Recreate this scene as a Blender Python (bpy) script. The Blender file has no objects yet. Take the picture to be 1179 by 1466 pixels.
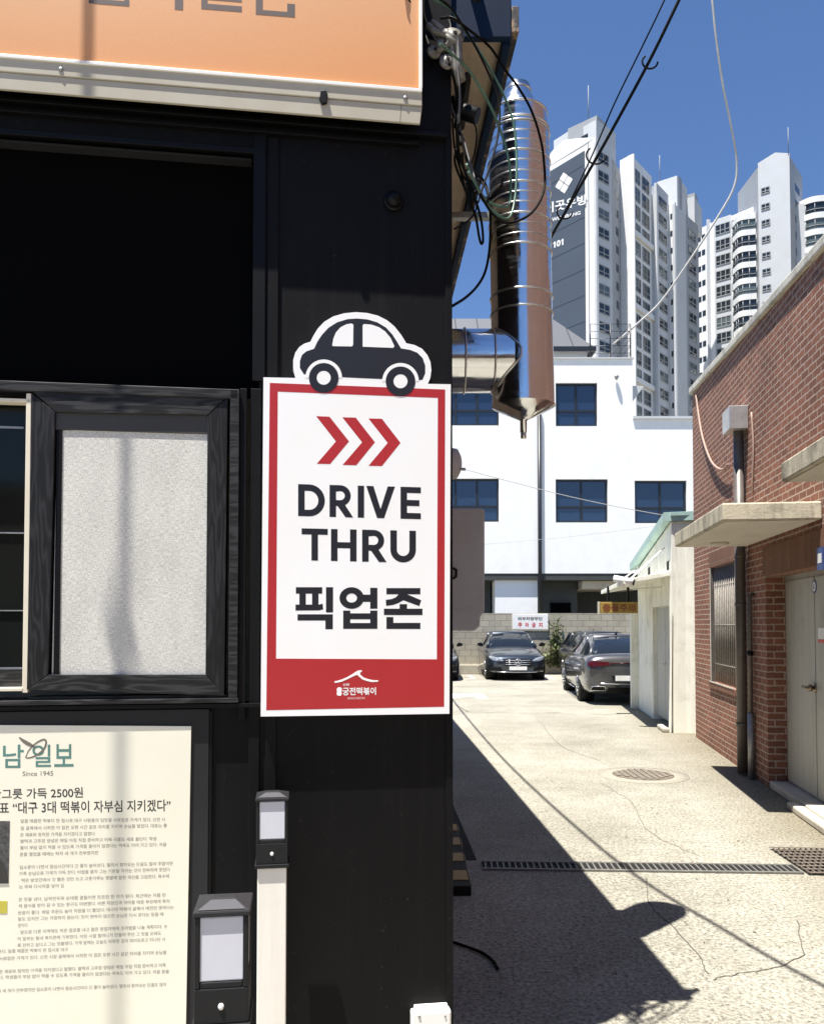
import bpy, bmesh, math, random
from mathutils import Vector, Matrix
from mathutils.bvhtree import BVHTree
R = math.radians
scene = bpy.context.scene
col = scene.collection
random.seed(7)

# ---------------------------------------------------------------- camera
FPX, W, H = 1180.0, 1179.0, 1466.0        # focal length and size of the photograph in its pixels
PITCH = R(1.8)
CAM = Vector((0, 0, 1.7))
HORIZON = 893.0
PCY = HORIZON - FPX * math.tan(PITCH)
cam_d = bpy.data.cameras.new('camera')
cam = bpy.data.objects.new('camera', cam_d)
col.objects.link(cam)
cam_d.sensor_fit = 'HORIZONTAL'
cam_d.sensor_width = 36
cam_d.lens = 36 * FPX / W
cam_d.shift_y = (PCY - H / 2) / W
cam_d.clip_start = 0.05
cam_d.clip_end = 3000
cam.location = CAM
cam.rotation_euler = (R(90) + PITCH, 0, 0)
scene.camera = cam

# ---------------------------------------------------------------- light
SD = Vector((-0.22, -0.20, 1)).normalized()     # towards the sun
elev = math.asin(SD.z)
world = bpy.data.worlds.new('World')
scene.world = world
world.use_nodes = True
wn = world.node_tree
bg = wn.nodes['Background']
sky = wn.nodes.new('ShaderNodeTexSky')
sky.sky_type = 'NISHITA'
sky.sun_disc = False
sky.sun_elevation = elev
sky.sun_rotation = math.atan2(SD.x, SD.y)
sky.altitude = 300
sky.air_density = 1.0
sky.dust_density = 0.0
sky.ozone_density = 5.0
tint = wn.nodes.new('ShaderNodeMixRGB')
tint.blend_type = 'MULTIPLY'
tint.inputs[0].default_value = 1
tint.inputs[2].default_value = (.84, .93, 1.06, 1)
wn.links.new(sky.outputs[0], tint.inputs[1])
wn.links.new(tint.outputs[0], bg.inputs[0])
bg.inputs[1].default_value = 0.066
sun_d = bpy.data.lights.new('sun', 'SUN')
sun_d.energy = 5.0
sun_d.angle = R(0.4)
sun_d.color = (1.0, 0.955, 0.88)
sun = bpy.data.objects.new('sun', sun_d)
col.objects.link(sun)
sun.location = (-5, -5, 20)
sun.rotation_euler = (-SD).to_track_quat('-Z', 'Y').to_euler()
scene.view_settings.view_transform = 'Standard'
scene.view_settings.look = 'None'
scene.view_settings.gamma = 1
scene.view_settings.exposure = 1.15
scene.cycles.max_bounces = 6
scene.cycles.use_denoising = True

# ---------------------------------------------------------------- turning a pixel into a point
def ray(px, py):
    a = (px - W / 2) / FPX
    b = (PCY - py) / FPX
    c, s = math.cos(PITCH), math.sin(PITCH)
    return Vector((a, c - b * s, s + b * c))
def at(px, py, Y):
    r = ray(px, py)
    return CAM + r * (Y / r.y)
def ground(px, py, z=0.0):
    r = ray(px, py)
    return CAM + r * ((z - CAM.z) / r.z)
def hit(px, py, p0, n):
    r = ray(px, py)
    return CAM + r * ((p0 - CAM).dot(n) / r.dot(n))

# ---------------------------------------------------------------- materials
def srgb(h):
    h = h.lstrip('#')
    v = [int(h[i:i + 2], 16) / 255 for i in (0, 2, 4)]
    return tuple(x / 12.92 if x <= .04045 else ((x + .055) / 1.055) ** 2.4 for x in v)
class NT:
    """small node-tree writer"""
    def __init__(s, name):
        s.m = bpy.data.materials.new(name)
        s.m.use_nodes = True
        s.t = s.m.node_tree
        s.b = s.t.nodes['Principled BSDF']
    def n(s, typ, **kw):
        x = s.t.nodes.new('ShaderNode' + typ)
        for k, v in kw.items():
            if k.startswith('i_'):
                key = k[2:]
                x.inputs[int(key) if key.isdigit() else key.replace('_', ' ')].default_value = v
            else:
                setattr(x, k, v)
        return x
    def l(s, a, b):
        s.t.links.new(a, b)
    def uv(s, sc=(1, 1, 1), rot=0.0):
        tc = s.n('TexCoord')
        mp = s.n('Mapping')
        mp.inputs['Scale'].default_value = sc
        mp.inputs['Rotation'].default_value = (0, 0, rot)
        s.l(tc.outputs['UV'], mp.inputs[0])
        return mp.outputs[0]
    def ob(s, sc=(1, 1, 1)):
        tc = s.n('TexCoord')
        mp = s.n('Mapping')
        mp.inputs['Scale'].default_value = sc
        s.l(tc.outputs['Object'], mp.inputs[0])
        return mp.outputs[0]
    def noise(s, vec, scale, detail=4, rough=.6):
        x = s.n('TexNoise')
        x.inputs['Scale'].default_value = scale
        x.inputs['Detail'].default_value = detail
        x.inputs['Roughness'].default_value = rough
        s.l(vec, x.inputs['Vector'])
        return x.outputs['Fac']
    def ramp(s, fac, stops, interp='LINEAR'):
        x = s.n('ValToRGB')
        cr = x.color_ramp
        cr.interpolation = interp
        while len(cr.elements) < len(stops):
            cr.elements.new(.5)
        for e, (p, c) in zip(cr.elements, stops):
            e.position = p
            e.color = (c[0], c[1], c[2], 1) if not isinstance(c, (int, float)) else (c, c, c, 1)
        s.l(fac, x.inputs[0])
        return x.outputs[0]
    def mix(s, fac, a, b, mode='MIX'):
        x = s.n('MixRGB', blend_type=mode)
        for i, v in ((0, fac), (1, a), (2, b)):
            if isinstance(v, (int, float)):
                x.inputs[i].default_value = v
            elif isinstance(v, tuple):
                x.inputs[i].default_value = (v[0], v[1], v[2], 1)
            else:
                s.l(v, x.inputs[i])
        return x.outputs[0]
    def bump(s, h, strength=.3, dist=.01):
        x = s.n('Bump')
        x.inputs['Strength'].default_value = strength
        x.inputs['Distance'].default_value = dist
        s.l(h, x.inputs['Height'])
        s.l(x.outputs[0], s.b.inputs['Normal'])
    def base(s, c):
        if isinstance(c, tuple):
            s.b.inputs['Base Color'].default_value = (c[0], c[1], c[2], 1)
        else:
            s.l(c, s.b.inputs['Base Color'])
    def set(s, rough=.5, metal=0., spec=.5, coat=0.):
        s.b.inputs['Roughness'].default_value = rough
        s.b.inputs['Metallic'].default_value = metal
        s.b.inputs['Specular IOR Level'].default_value = spec
        s.b.inputs['Coat Weight'].default_value = coat
        s.b.inputs['Coat Roughness'].default_value = .05
        return s.m
def dirt(c, k=.7):
    return (c[0] * k, c[1] * k * .98, c[2] * k * .94)
def paint(name, c, rough=.45, metal=0., var=.8, scale=3.0, spec=.5, coat=0., bump=0., fine=0.):
    """painted or plain surface with cloudy wear"""
    t = NT(name)
    v = t.ob()
    f = t.noise(v, scale, 6, .65)
    colr = t.ramp(f, [(.3, dirt(c, var)), (.65, c)])
    if fine:
        g = t.noise(v, fine, 3, .7)
        colr = t.mix(.35, colr, t.ramp(g, [(.35, dirt(c, .6)), (.6, c)]))
    t.base(colr)
    if bump:
        t.bump(t.noise(v, 60, 4, .7), bump, .004)
    return t.set(rough, metal, spec, coat)
def streaked(name, c, dirtc, amount=.5, rough=.7, sx=9, bump=.15):
    """plaster, stone or concrete with rain streaks"""
    t = NT(name)
    u = t.uv((sx, .7, 1))
    f = t.noise(u, 1.2, 6, .7)
    v = t.ob()
    g = t.noise(v, 2.2, 8, .7)
    a = t.mix(t.ramp(f, [(.48, 0), (.75, amount)]), c, dirtc)
    a = t.mix(t.ramp(g, [(.5, 0), (.72, amount)]), a, dirtc)
    t.base(a)
    t.bump(t.noise(v, 45, 5, .7), bump, .006)
    return t.set(rough, 0, .3)
def bricks(name, c1, c2, mortar, bw, rh, ms, offset=.5, bump=.5, mottle=.5, dark=None, rot=0.0):
    t = NT(name)
    u = t.uv((1, 1, 1), rot)
    b = t.n('TexBrick')
    b.offset = offset
    b.inputs['Scale'].default_value = 1
    b.inputs['Brick Width'].default_value = bw
    b.inputs['Row Height'].default_value = rh
    b.inputs['Mortar Size'].default_value = ms
    b.inputs['Mortar Smooth'].default_value = .25
    b.inputs['Bias'].default_value = 0
    for k, cc in (('Color1', c1), ('Color2', c2), ('Mortar', mortar)):
        b.inputs[k].default_value = (*cc, 1)
    v = t.ob()
    wob = t.n('TexNoise')
    wob.inputs['Scale'].default_value = 14
    wob.inputs['Detail'].default_value = 3
    t.l(v, wob.inputs['Vector'])
    sb = t.n('VectorMath', operation='SUBTRACT')
    t.l(wob.outputs['Color'], sb.inputs[0])
    sb.inputs[1].default_value = (.5, .5, .5)
    sc = t.n('VectorMath', operation='SCALE')
    t.l(sb.outputs[0], sc.inputs[0])
    sc.inputs['Scale'].default_value = .016
    ad0 = t.n('VectorMath', operation='ADD')
    t.l(u, ad0.inputs[0])
    t.l(sc.outputs[0], ad0.inputs[1])
    t.l(ad0.outputs[0], b.inputs['Vector'])
    g = t.noise(v, 25, 6, .75)
    cc = t.mix(mottle, b.outputs['Color'], t.ramp(g, [(.3, .55), (.7, 1.25)]), 'MULTIPLY')
    big = t.noise(v, 1.1, 5, .6)
    cc = t.mix(.6, cc, t.ramp(big, [(.3, (.72, .70, .68)), (.7, (1.12, 1.1, 1.08))]), 'MULTIPLY')
    t.base(cc)
    inv = t.n('Math', operation='SUBTRACT')
    inv.inputs[0].default_value = 1
    t.l(b.outputs['Fac'], inv.inputs[1])
    ad = t.n('Math', operation='MULTIPLY_ADD')
    t.l(g, ad.inputs[0])
    ad.inputs[1].default_value = .35
    t.l(inv.outputs[0], ad.inputs[2])
    t.bump(ad.outputs[0], bump, .008)
    return t.set(.85, 0, .25)
def wood(name, c, horizontal=True):
    t = NT(name)
    u = t.uv((5, 75, 1) if horizontal else (75, 5, 1))
    lo = t.uv((2.5, 20, 1) if horizontal else (20, 2.5, 1))
    n0 = t.n('TexNoise')
    n0.inputs['Scale'].default_value = 1
    n0.inputs['Detail'].default_value = 2
    t.l(lo, n0.inputs['Vector'])
    w = t.n('Math', operation='MULTIPLY')
    t.l(n0.outputs['Fac'], w.inputs[0])
    w.inputs[1].default_value = 48
    sn = t.n('Math', operation='SINE')
    t.l(w.outputs[0], sn.inputs[0])
    ab = t.n('Math', operation='MULTIPLY_ADD')
    t.l(sn.outputs[0], ab.inputs[0])
    ab.inputs[1].default_value = .5
    ab.inputs[2].default_value = .5
    f = t.mix(.35, t.noise(u, 1.3, 6, .75), ab.outputs[0])
    t.base(t.ramp(f, [(.32, dirt(c, .55)), (.5, c), (.68, tuple(x * 2.1 for x in c))]))
    t.bump(f, .2, .002)
    return t.set(.5, 0, .3)
def glass_dark(name, c, rough=.04, spec=.8):
    t = NT(name)
    t.base(c)
    v = t.ob()
    t.bump(t.noise(v, 1.3, 2, .5), .04, .05)
    return t.set(rough, 0, spec)

M = {}
t = NT('black_wall')
v = t.ob()
c_ = t.ramp(t.noise(v, 1.6, 6, .65), [(.3, (.0042, .0043, .005)), (.65, (.0064, .0065, .0072))])
run = t.noise(t.uv((28, 1.1, 1)), 1, 5, .7)
c_ = t.mix(t.ramp(run, [(.52, 0), (.75, .55)]), c_, (.0125, .012, .0115))
scf = t.noise(v, 38, 4, .8)
c_ = t.mix(t.ramp(scf, [(.64, 0), (.72, .7)]), c_, (.04, .039, .036))
t.base(c_)
t.bump(t.noise(v, 60, 4, .7), .06, .004)
M['black_wall'] = t.set(.5, 0, .14)
M['black_metal'] = paint('black_metal', (.005, .005, .006), .45, spec=.18)
M['black_void'] = paint('black_void', (.002, .002, .0025), .8, spec=.05)
M['black_matte'] = paint('black_matte', (.010, .010, .011), .7, spec=.2)
M['rubber'] = paint('rubber', (.012, .012, .012), .75, spec=.25)
M['charcoal'] = paint('charcoal', (.026, .0265, .029), .5, spec=.25)
M['blind_box'] = paint('blind_box', (.055, .052, .048), .5)
M['wood_h'] = wood('wood_h', (.020, .020, .0205), True)
M['wood_v'] = wood('wood_v', (.012, .012, .013), False)
M['cream_trim'] = paint('cream_trim', (.82, .76, .62), .5, var=.88)
M['cream_alu'] = paint('cream_alu', (.52, .485, .39), .42, var=.88, scale=4)
M['white_trim'] = paint('white_trim', (.9, .9, .88), .45, var=.95)
M['sign_white'] = paint('sign_white', (.95, .96, .97), .35, var=.99)
M['sign_red'] = paint('sign_red', (.46, .025, .030), .38, var=.93)
M['sign_black'] = paint('sign_black', (.013, .014, .020), .4, var=.9)
M['sign_pink'] = paint('sign_pink', (.85, .5, .5), .45)
M['letter_brown'] = paint('letter_brown', (.13, .095, .085), .5)
M['paper'] = paint('paper', (.92, .90, .76), .55, var=.97, scale=2)
M['ink'] = paint('ink', (.045, .042, .04), .6)
M['ink_faint'] = paint('ink_faint', (.20, .18, .15), .6)
M['teal_ink'] = paint('teal_ink', (.12, .27, .24), .6)
M['yellow_ink'] = paint('yellow_ink', (.62, .55, .08), .6)
M['grey_ink'] = paint('grey_ink', (.12, .12, .12), .6, var=.1, scale=70)
M['lamp_lens'] = paint('lamp_lens', (.66, .68, .76), .3, var=.96, scale=10)
M['lamp_body'] = paint('lamp_body', (.016, .0165, .018), .55, spec=.25, bump=.1)
M['solar_cell'] = paint('solar_cell', (.10, .10, .11), .25)
M['post_cream'] = streaked('post_cream', (.90, .87, .79), (.52, .44, .34), .25, .6, 12, .03)
M['steel'] = paint('steel', (.7, .7, .7), .3, 1.0, var=.9, scale=8)
M['galv'] = paint('galv', (.40, .405, .41), .5, .7, var=.6, scale=14)
M['grate'] = paint('grate', (.22, .215, .20), .6, .3, var=.6, scale=30)
M['grey_unit'] = paint('grey_unit', (.47, .48, .53), .55, var=.8)
M['beige_soffit'] = streaked('beige_soffit', (.50, .40, .30), (.2, .16, .12), .5, .7, 5, .1)
M['side_wall'] = streaked('side_wall', (.34, .29, .22), (.14, .12, .1), .5, .8, 4, .2)
M['blue_fascia'] = paint('blue_fascia', (.006, .020, .055), .65, var=.6, scale=5, bump=.1, spec=.12)
t = NT('rusty_edge')
v = t.ob()
f = t.noise(v, 9, 6, .7)
t.base(t.ramp(f, [(.45, (.012, .016, .024)), (.56, (.05, .045, .045)), (.62, (.32, .22, .13)), (.7, (.16, .07, .035))]))
M['rusty_edge'] = t.set(.7)
M['porcelain'] = paint('porcelain', (.25, .235, .21), .45, var=.4, scale=30)
M['cable_black'] = paint('cable_black', (.005, .005, .005), .6, spec=.08)
M['cable_green'] = paint('cable_green', (.075, .175, .125), .4, var=.6, scale=6)
M['cable_grey'] = paint('cable_grey', (.085, .083, .08), .5, var=.5)
M['cable_pale_grey'] = paint('cable_pale_grey', (.42, .41, .40), .5, var=.8)
M['cable_pale'] = paint('cable_pale', (.40, .27, .22), .6)
M['brass'] = paint('brass', (.30, .24, .16), .3, .9)
M['bar_pale'] = paint('bar_pale', (.34, .31, .27), .6, var=.6, scale=20)
M['hopper'] = paint('hopper', (.62, .62, .61), .35, .7, var=.75, scale=9)
M['mast'] = paint('mast', (.22, .23, .25), .6)
# polished duct with dents
t = NT('duct_metal')
t.base((.76, .77, .79))
v = t.ob()
h = t.mix(.3, t.noise(v, 3.0, 2, .5), t.noise(v, 14, 3, .6))
t.bump(h, .10, .03)
f = t.noise(t.ob((1, 1, 6)), 9, 4, .6)
t.l(t.ramp(f, [(.35, .09), (.75, .26)]), t.b.inputs['Roughness'])
t.b.inputs['Metallic'].default_value = 1
M['duct'] = t.m
# woven roller blind
t = NT('blind_weave')
u1 = t.uv((60, 420, 1))
u2 = t.uv((420, 90, 1))
a = t.noise(u1, 1, 3, .75)
b = t.noise(u2, 1, 3, .75)
f = t.mix(.5, a, b)
soft = t.noise(t.uv((7, 3, 1)), 1, 3, .6)
cc = t.ramp(f, [(.36, (.37, .365, .345)), (.5, (.66, .65, .60)), (.64, (.98, .98, .93))])
t.base(t.mix(.35, cc, t.ramp(soft, [(.3, .6), (.7, 1.1)]), 'MULTIPLY'))
t.bump(f, .2, .002)
M['blind'] = t.set(.75)
# orange print fading to pale at the top
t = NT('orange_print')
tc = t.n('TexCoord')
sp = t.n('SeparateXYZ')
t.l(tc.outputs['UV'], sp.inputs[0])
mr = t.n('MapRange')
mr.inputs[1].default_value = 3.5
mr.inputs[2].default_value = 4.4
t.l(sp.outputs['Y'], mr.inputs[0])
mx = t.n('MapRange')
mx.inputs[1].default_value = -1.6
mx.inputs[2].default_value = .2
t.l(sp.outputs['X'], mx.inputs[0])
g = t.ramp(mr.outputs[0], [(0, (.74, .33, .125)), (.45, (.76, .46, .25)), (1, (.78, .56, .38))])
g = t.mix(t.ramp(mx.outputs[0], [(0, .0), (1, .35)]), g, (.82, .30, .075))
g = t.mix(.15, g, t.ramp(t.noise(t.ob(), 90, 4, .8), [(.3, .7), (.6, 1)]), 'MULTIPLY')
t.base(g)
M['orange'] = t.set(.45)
# concrete yard
t = NT('yard_concrete')
tc = t.n('TexCoord')
P = tc.outputs['Object']
big = t.noise(P, .55, 6, .62)
mid = t.noise(P, 3.2, 7, .7)
fin = t.noise(P, 48, 5, .75)
grit = t.n('TexVoronoi')
grit.inputs['Scale'].default_value = 95
t.l(P, grit.inputs['Vector'])
cc = t.ramp(big, [(.28, (.210, .200, .166)), (.5, (.285, .273, .231)), (.72, (.345, .332, .286))])
cc = t.mix(.45, cc, t.ramp(mid, [(.3, (.68, .66, .6)), (.6, (1.08, 1.07, 1.05))]), 'MULTIPLY')
# damp staining along the foot of the brick wall, ragged outward
sx = t.n('SeparateXYZ')
t.l(P, sx.inputs[0])
m1 = t.n('Math', operation='MULTIPLY_ADD')
t.l(sx.outputs['Y'], m1.inputs[0])
m1.inputs[1].default_value = -.148
t.l(sx.outputs['X'], m1.inputs[2])
m2 = t.n('Math', operation='MULTIPLY_ADD')
t.l(t.noise(P, 1.1, 6, .7), m2.inputs[0])
m2.inputs[1].default_value = 1.5
t.l(m1.outputs[0], m2.inputs[2])
mr = t.n('MapRange')
t.l(m2.outputs[0], mr.inputs[0])
mr.inputs[1].default_value = 2.25
mr.inputs[2].default_value = 3.1
cc = t.mix(mr.outputs[0], cc, (.19, .17, .125))
# old oil spots and tyre marks
oil = t.noise(P, .9, 3, .5)
cc = t.mix(t.ramp(oil, [(.66, 0), (.72, .45)]), cc, (.13, .12, .10))
cc = t.mix(.95, cc, t.ramp(fin, [(.36, .34), (.47, .95), (.64, 1.45)]), 'MULTIPLY')
spk = t.noise(P, 21, 3, .8)
cc = t.mix(.5, cc, t.ramp(spk, [(.34, .40), (.45, 1.0), (.7, 1.15)]), 'MULTIPLY')
cc = t.mix(.5, cc, t.ramp(grit.outputs['Color'], [(0, .55), (.5, 1.0), (1, 1.3)]), 'MULTIPLY')
t.base(cc)
t.bump(t.mix(.5, fin, grit.outputs['Distance']), .55, .006)
M['yard'] = t.set(.9, 0, .2)
M['kerb'] = streaked('kerb', (.42, .39, .32), (.24, .21, .16), .6, .85, 3, .5)
M['road_white'] = paint('road_white', (.75, .75, .72), .7, var=.75, scale=12)
M['iron'] = paint('iron', (.20, .165, .135), .7, .1, var=.6, scale=30, bump=.3)
M['tread'] = paint('tread', (.255, .225, .185), .8, var=.7, scale=30)
M['collar'] = paint('collar', (.33, .31, .255), .9, var=.75, scale=20, bump=.5)
M['drain_dark'] = paint('drain_dark', (.006, .006, .006), .9)
M['crack'] = paint('crack', (.135, .125, .10), .95, var=.6, scale=25)
M['yellow'] = paint('yellow', (.36, .20, .02), .6, var=.6, scale=9)
# right-hand brick building
M['brick'] = bricks('brick', (.300, .126, .080), (.205, .092, .062), (.45, .35, .28), .205, .0705, .0085, mottle=.8, bump=.9)
M['soldier'] = bricks('soldier', (.235, .115, .075), (.185, .09, .06), (.22, .15, .11), .073, .42, .006, offset=0, bump=.6)
M['cap_stone'] = streaked('cap_stone', (.60, .57, .49), (.20, .19, .16), .8, .85, 4, .5)
M['canopy_edge'] = streaked('canopy_edge', (.62, .56, .42), (.13, .125, .10), .9, .85, 6, .6)
M['canopy_soffit'] = streaked('canopy_soffit', (.66, .61, .52), (.42, .37, .30), .4, .8, 2, .1)
M['door_metal'] = streaked('door_metal', (.45, .44, .39), (.26, .24, .2), .6, .45, 20, .03)
M['downpipe'] = paint('downpipe', (.15, .132, .12), .45, .25, var=.6, scale=5)
M['step'] = streaked('step', (.5, .46, .38), (.28, .25, .2), .6, .85, 3, .4)
M['pane'] = glass_dark('pane', (.010, .012, .011), .05, .22)
M['sticker_blue'] = paint('sticker_blue', (.02, .06, .25), .4)
# white building, shed, block wall
M['white_wall'] = streaked('white_wall', (.90, .90, .89), (.70, .69, .66), .25, .6, 2, .02)
M['white_soft'] = streaked('white_soft', (.62, .62, .62), (.5, .5, .48), .3, .6, 2, .02)
M['win_frame'] = paint('win_frame', (.016, .020, .028), .4)
M['win_blue'] = glass_dark('win_blue', (.016, .032, .075), .03, 1.0)
M['void_grey'] = paint('void_grey', (.055, .06, .058), .6)
t = NT('seam_roof')
b = t.n('TexBrick')
b.offset = 0
b.inputs['Scale'].default_value = 1
b.inputs['Brick Width'].default_value = .9
b.inputs['Row Height'].default_value = 60
b.inputs['Mortar Size'].default_value = .03
b.inputs['Color1'].default_value = (.115, .12, .13, 1)
b.inputs['Color2'].default_value = (.10, .105, .115, 1)
b.inputs['Mortar'].default_value = (.045, .045, .05, 1)
t.l(t.uv(), b.inputs['Vector'])
t.base(b.outputs['Color'])
M['seam_roof'] = t.set(.5, .3)
M['shed_wall'] = streaked('shed_wall', (.86, .85, .75), (.42, .41, .34), .55, .75, 5, .15)
M['shed_grey'] = streaked('shed_grey', (.50, .50, .46), (.33, .33, .3), .4, .7, 6, .05)
M['green_roof'] = streaked('green_roof', (.36, .50, .46), (.2, .3, .28), .5, .6, 5, .05)
M['block'] = bricks('block', (.46, .425, .34), (.38, .355, .29), (.27, .25, .20), .4, .2, .010, mottle=.5, bump=.7)
M['no_park'] = paint('no_park', (.86, .85, .84), .4, var=.96)
M['warn_gold'] = paint('warn_gold', (.40, .27, .06), .5, var=.7, scale=8)
M['warn_red'] = paint('warn_red', (.22, .07, .03), .5)
M['red_ink'] = paint('red_ink', (.72, .09, .08), .5)
# towers
M['tower_white'] = paint('tower_white', (.76, .765, .77), .6, var=.96, scale=.3)
M['tower_grey'] = paint('tower_grey', (.54, .56, .585), .6, var=.93, scale=.3)  # grey parts, and white tower faces with their shade put into the colour
M['tower_dark_shade'] = paint('tower_dark_shade', (.32, .34, .37), .6, var=.9, scale=.3)  # darker copy: shade painted into sides turned from the sun; also dark joint
M['tower_blue'] = paint('tower_blue', (.058, .078, .112), .6, var=.93, scale=.2)
M['tower_seam'] = paint('tower_seam', (.035, .048, .07), .6)
M['tower_glass'] = glass_dark('tower_glass', (.022, .030, .038), .06, .6)
M['tower_glass2'] = glass_dark('tower_glass2', (.10, .13, .135), .08, .6)
M['tower_sash'] = paint('tower_sash', (.30, .315, .33), .5)
# cars
def carpaint(name, c, metal=.6):
    t = NT(name)
    t.base(c)
    return t.set(.28, metal, .5, 1.0)
M['car_navy'] = carpaint('car_navy', (.030, .040, .055))
M['car_grey'] = carpaint('car_grey', (.075, .076, .082), .5)
M['car_black'] = carpaint('car_black', (.022, .024, .028), .3)
M['car_glass'] = glass_dark('car_glass', (.012, .016, .022), .03, .8)
M['chrome'] = paint('chrome', (.8, .8, .82), .12, 1, var=.95)
M['headlamp'] = glass_dark('headlamp', (.20, .22, .24), .05, 1.0)
M['tail_red'] = glass_dark('tail_red', (.05, .004, .008), .12, .4)
M['plate_white'] = paint('plate_white', (.85, .85, .85), .4)
M['rim'] = paint('rim', (.42, .42, .43), .3, .9, var=.8)
M['leaf'] = paint('leaf', (.085, .13, .035), .6, var=.5, scale=6)
M['leaf2'] = paint('leaf2', (.13, .16, .055), .6, var=.6, scale=6)
M['bark'] = paint('bark', (.12, .09, .06), .9)

# ---------------------------------------------------------------- mesh helpers
class MB:
    def __init__(s):
        s.v, s.f, s.sm = [], [], []
    def face(s, pts, smooth=False):
        i = len(s.v)
        s.v += [Vector(p) for p in pts]
        s.f.append(list(range(i, i + len(pts))))
        s.sm.append(smooth)
        return s
    def raw(s, verts, faces, smooth=False):
        i = len(s.v)
        s.v += [Vector(p) for p in verts]
        for f in faces:
            s.f.append([i + k for k in f])
            s.sm.append(smooth)
        return s
    def hexa(s, b, t):
        """eight corners: four at one end, four at the other"""
        return s.raw(list(b) + list(t), [(3, 2, 1, 0), (4, 5, 6, 7), (0, 1, 5, 4), (1, 2, 6, 5), (2, 3, 7, 6), (3, 0, 4, 7)])
    def box(s, x0, x1, y0, y1, z0, z1):
        return s.hexa([(x0, y0, z0), (x1, y0, z0), (x1, y1, z0), (x0, y1, z0)], [(x0, y0, z1), (x1, y0, z1), (x1, y1, z1), (x0, y1, z1)])
    def prism(s, pts, d):
        """polygon pushed along d; the front stays where it is"""
        pts = [Vector(p) for p in pts]
        d = Vector(d)
        n = len(pts)
        b = [p + d for p in pts]
        i = len(s.v)
        s.v += pts + b
        s.f.append([i + k for k in range(n)])
        s.f.append([i + n + k for k in reversed(range(n))])
        s.sm += [False, False]
        for k in range(n):
            k2 = (k + 1) % n
            s.f.append([i + k2, i + k, i + n + k, i + n + k2])
            s.sm.append(False)
        return s
    def plan(s, pts, z0, z1):
        return s.prism([(p[0], p[1], z1) for p in pts], (0, 0, z0 - z1))
    def obox(s, p, q, width, z0, z1):
        """upright slab along p-q, width to the left of that direction"""
        p, q = Vector(p[:2]), Vector(q[:2])
        d = (q - p).normalized()
        n = Vector((-d.y, d.x)) * width
        return s.plan([p, q, q + n, p + n], z0, z1)
    def tube(s, pts, r, n=8, closed=False, cap=True, rads=None):
        pts = [Vector(p) for p in pts]
        m = len(pts)
        i0 = len(s.v)
        prev = None
        for k, p in enumerate(pts):
            if closed:
                d = pts[(k + 1) % m] - pts[k - 1]
            else:
                d = pts[min(k + 1, m - 1)] - pts[max(k - 1, 0)]
            d.normalize()
            if prev is None:
                a = d.orthogonal().normalized()
            else:
                a = (prev - d * prev.dot(d))
                a = a.normalized() if a.length > 1e-6 else d.orthogonal().normalized()
            prev = a
            b = d.cross(a)
            rr = rads[k] if rads else r
            for j in range(n):
                an = 2 * math.pi * j / n
                s.v.append(p + (a * math.cos(an) + b * math.sin(an)) * rr)
        segs = m if closed else m - 1
        for k in range(segs):
            k2 = (k + 1) % m
            for j in range(n):
                j2 = (j + 1) % n
                s.f.append([i0 + k * n + j, i0 + k * n + j2, i0 + k2 * n + j2, i0 + k2 * n + j])
                s.sm.append(True)
        if cap and not closed:
            s.f.append([i0 + j for j in reversed(range(n))])
            s.f.append([i0 + (m - 1) * n + j for j in range(n)])
            s.sm += [False, False]
        return s
    def lathe(s, o, prof, n=24, axis=(0, 0, 1), capb=True, capt=True):
        """profile of (radius, height) turned about axis through o"""
        o = Vector(o)
        ax = Vector(axis).normalized()
        a = ax.orthogonal().normalized()
        b = ax.cross(a)
        i0 = len(s.v)
        for (r, h) in prof:
            for j in range(n):
                an = 2 * math.pi * j / n
                s.v.append(o + ax * h + (a * math.cos(an) + b * math.sin(an)) * r)
        for k in range(len(prof) - 1):
            for j in range(n):
                j2 = (j + 1) % n
                s.f.append([i0 + k * n + j, i0 + k * n + j2, i0 + (k + 1) * n + j2, i0 + (k + 1) * n + j])
                s.sm.append(True)
        if capb:
            s.f.append([i0 + j for j in reversed(range(n))])
            s.sm.append(False)
        if capt:
            s.f.append([i0 + (len(prof) - 1) * n + j for j in range(n)])
            s.sm.append(False)
        return s
    def build(s, name, m, parent=None, bevel=0., sub=0, fixn=True):
        me = bpy.data.meshes.new(name)
        org = Vector((0, 0, 0))
        p = parent
        while p is not None:
            org = org + p.location
            p = p.parent
        me.from_pydata([tuple(v - org) for v in s.v], [], s.f)
        for pl, sm in zip(me.polygons, s.sm):
            pl.use_smooth = sm
        if fixn:
            bm = bmesh.new()
            bm.from_mesh(me)
            bmesh.ops.recalc_face_normals(bm, faces=bm.faces[:])
            bm.to_mesh(me)
            bm.free()
        uvl = me.uv_layers.new(name='uv')
        for pl in me.polygons:
            n = pl.normal
            if abs(n.z) > .75:
                tx, ty = Vector((1, 0, 0)), Vector((0, 1, 0))
            else:
                tx = Vector((0, 0, 1)).cross(n).normalized()
                ty = n.cross(tx) if abs(n.z) > .1 else Vector((0, 0, 1))
            for li in pl.loop_indices:
                w = me.vertices[me.loops[li].vertex_index].co + org
                uvl.data[li].uv = (w.dot(tx), w.dot(ty))
        me.materials.append(M[m] if isinstance(m, str) else m)
        o = bpy.data.objects.new(name, me)
        col.objects.link(o)
        if parent is not None:
            o.parent = parent
        if bevel:
            b = o.modifiers.new('bevel', 'BEVEL')
            b.width = bevel
            b.segments = 2
            b.limit_method = 'ANGLE'
            b.angle_limit = R(40)
        if sub:
            b = o.modifiers.new('sub', 'SUBSURF')
            b.levels = b.render_levels = sub
        return o
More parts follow.
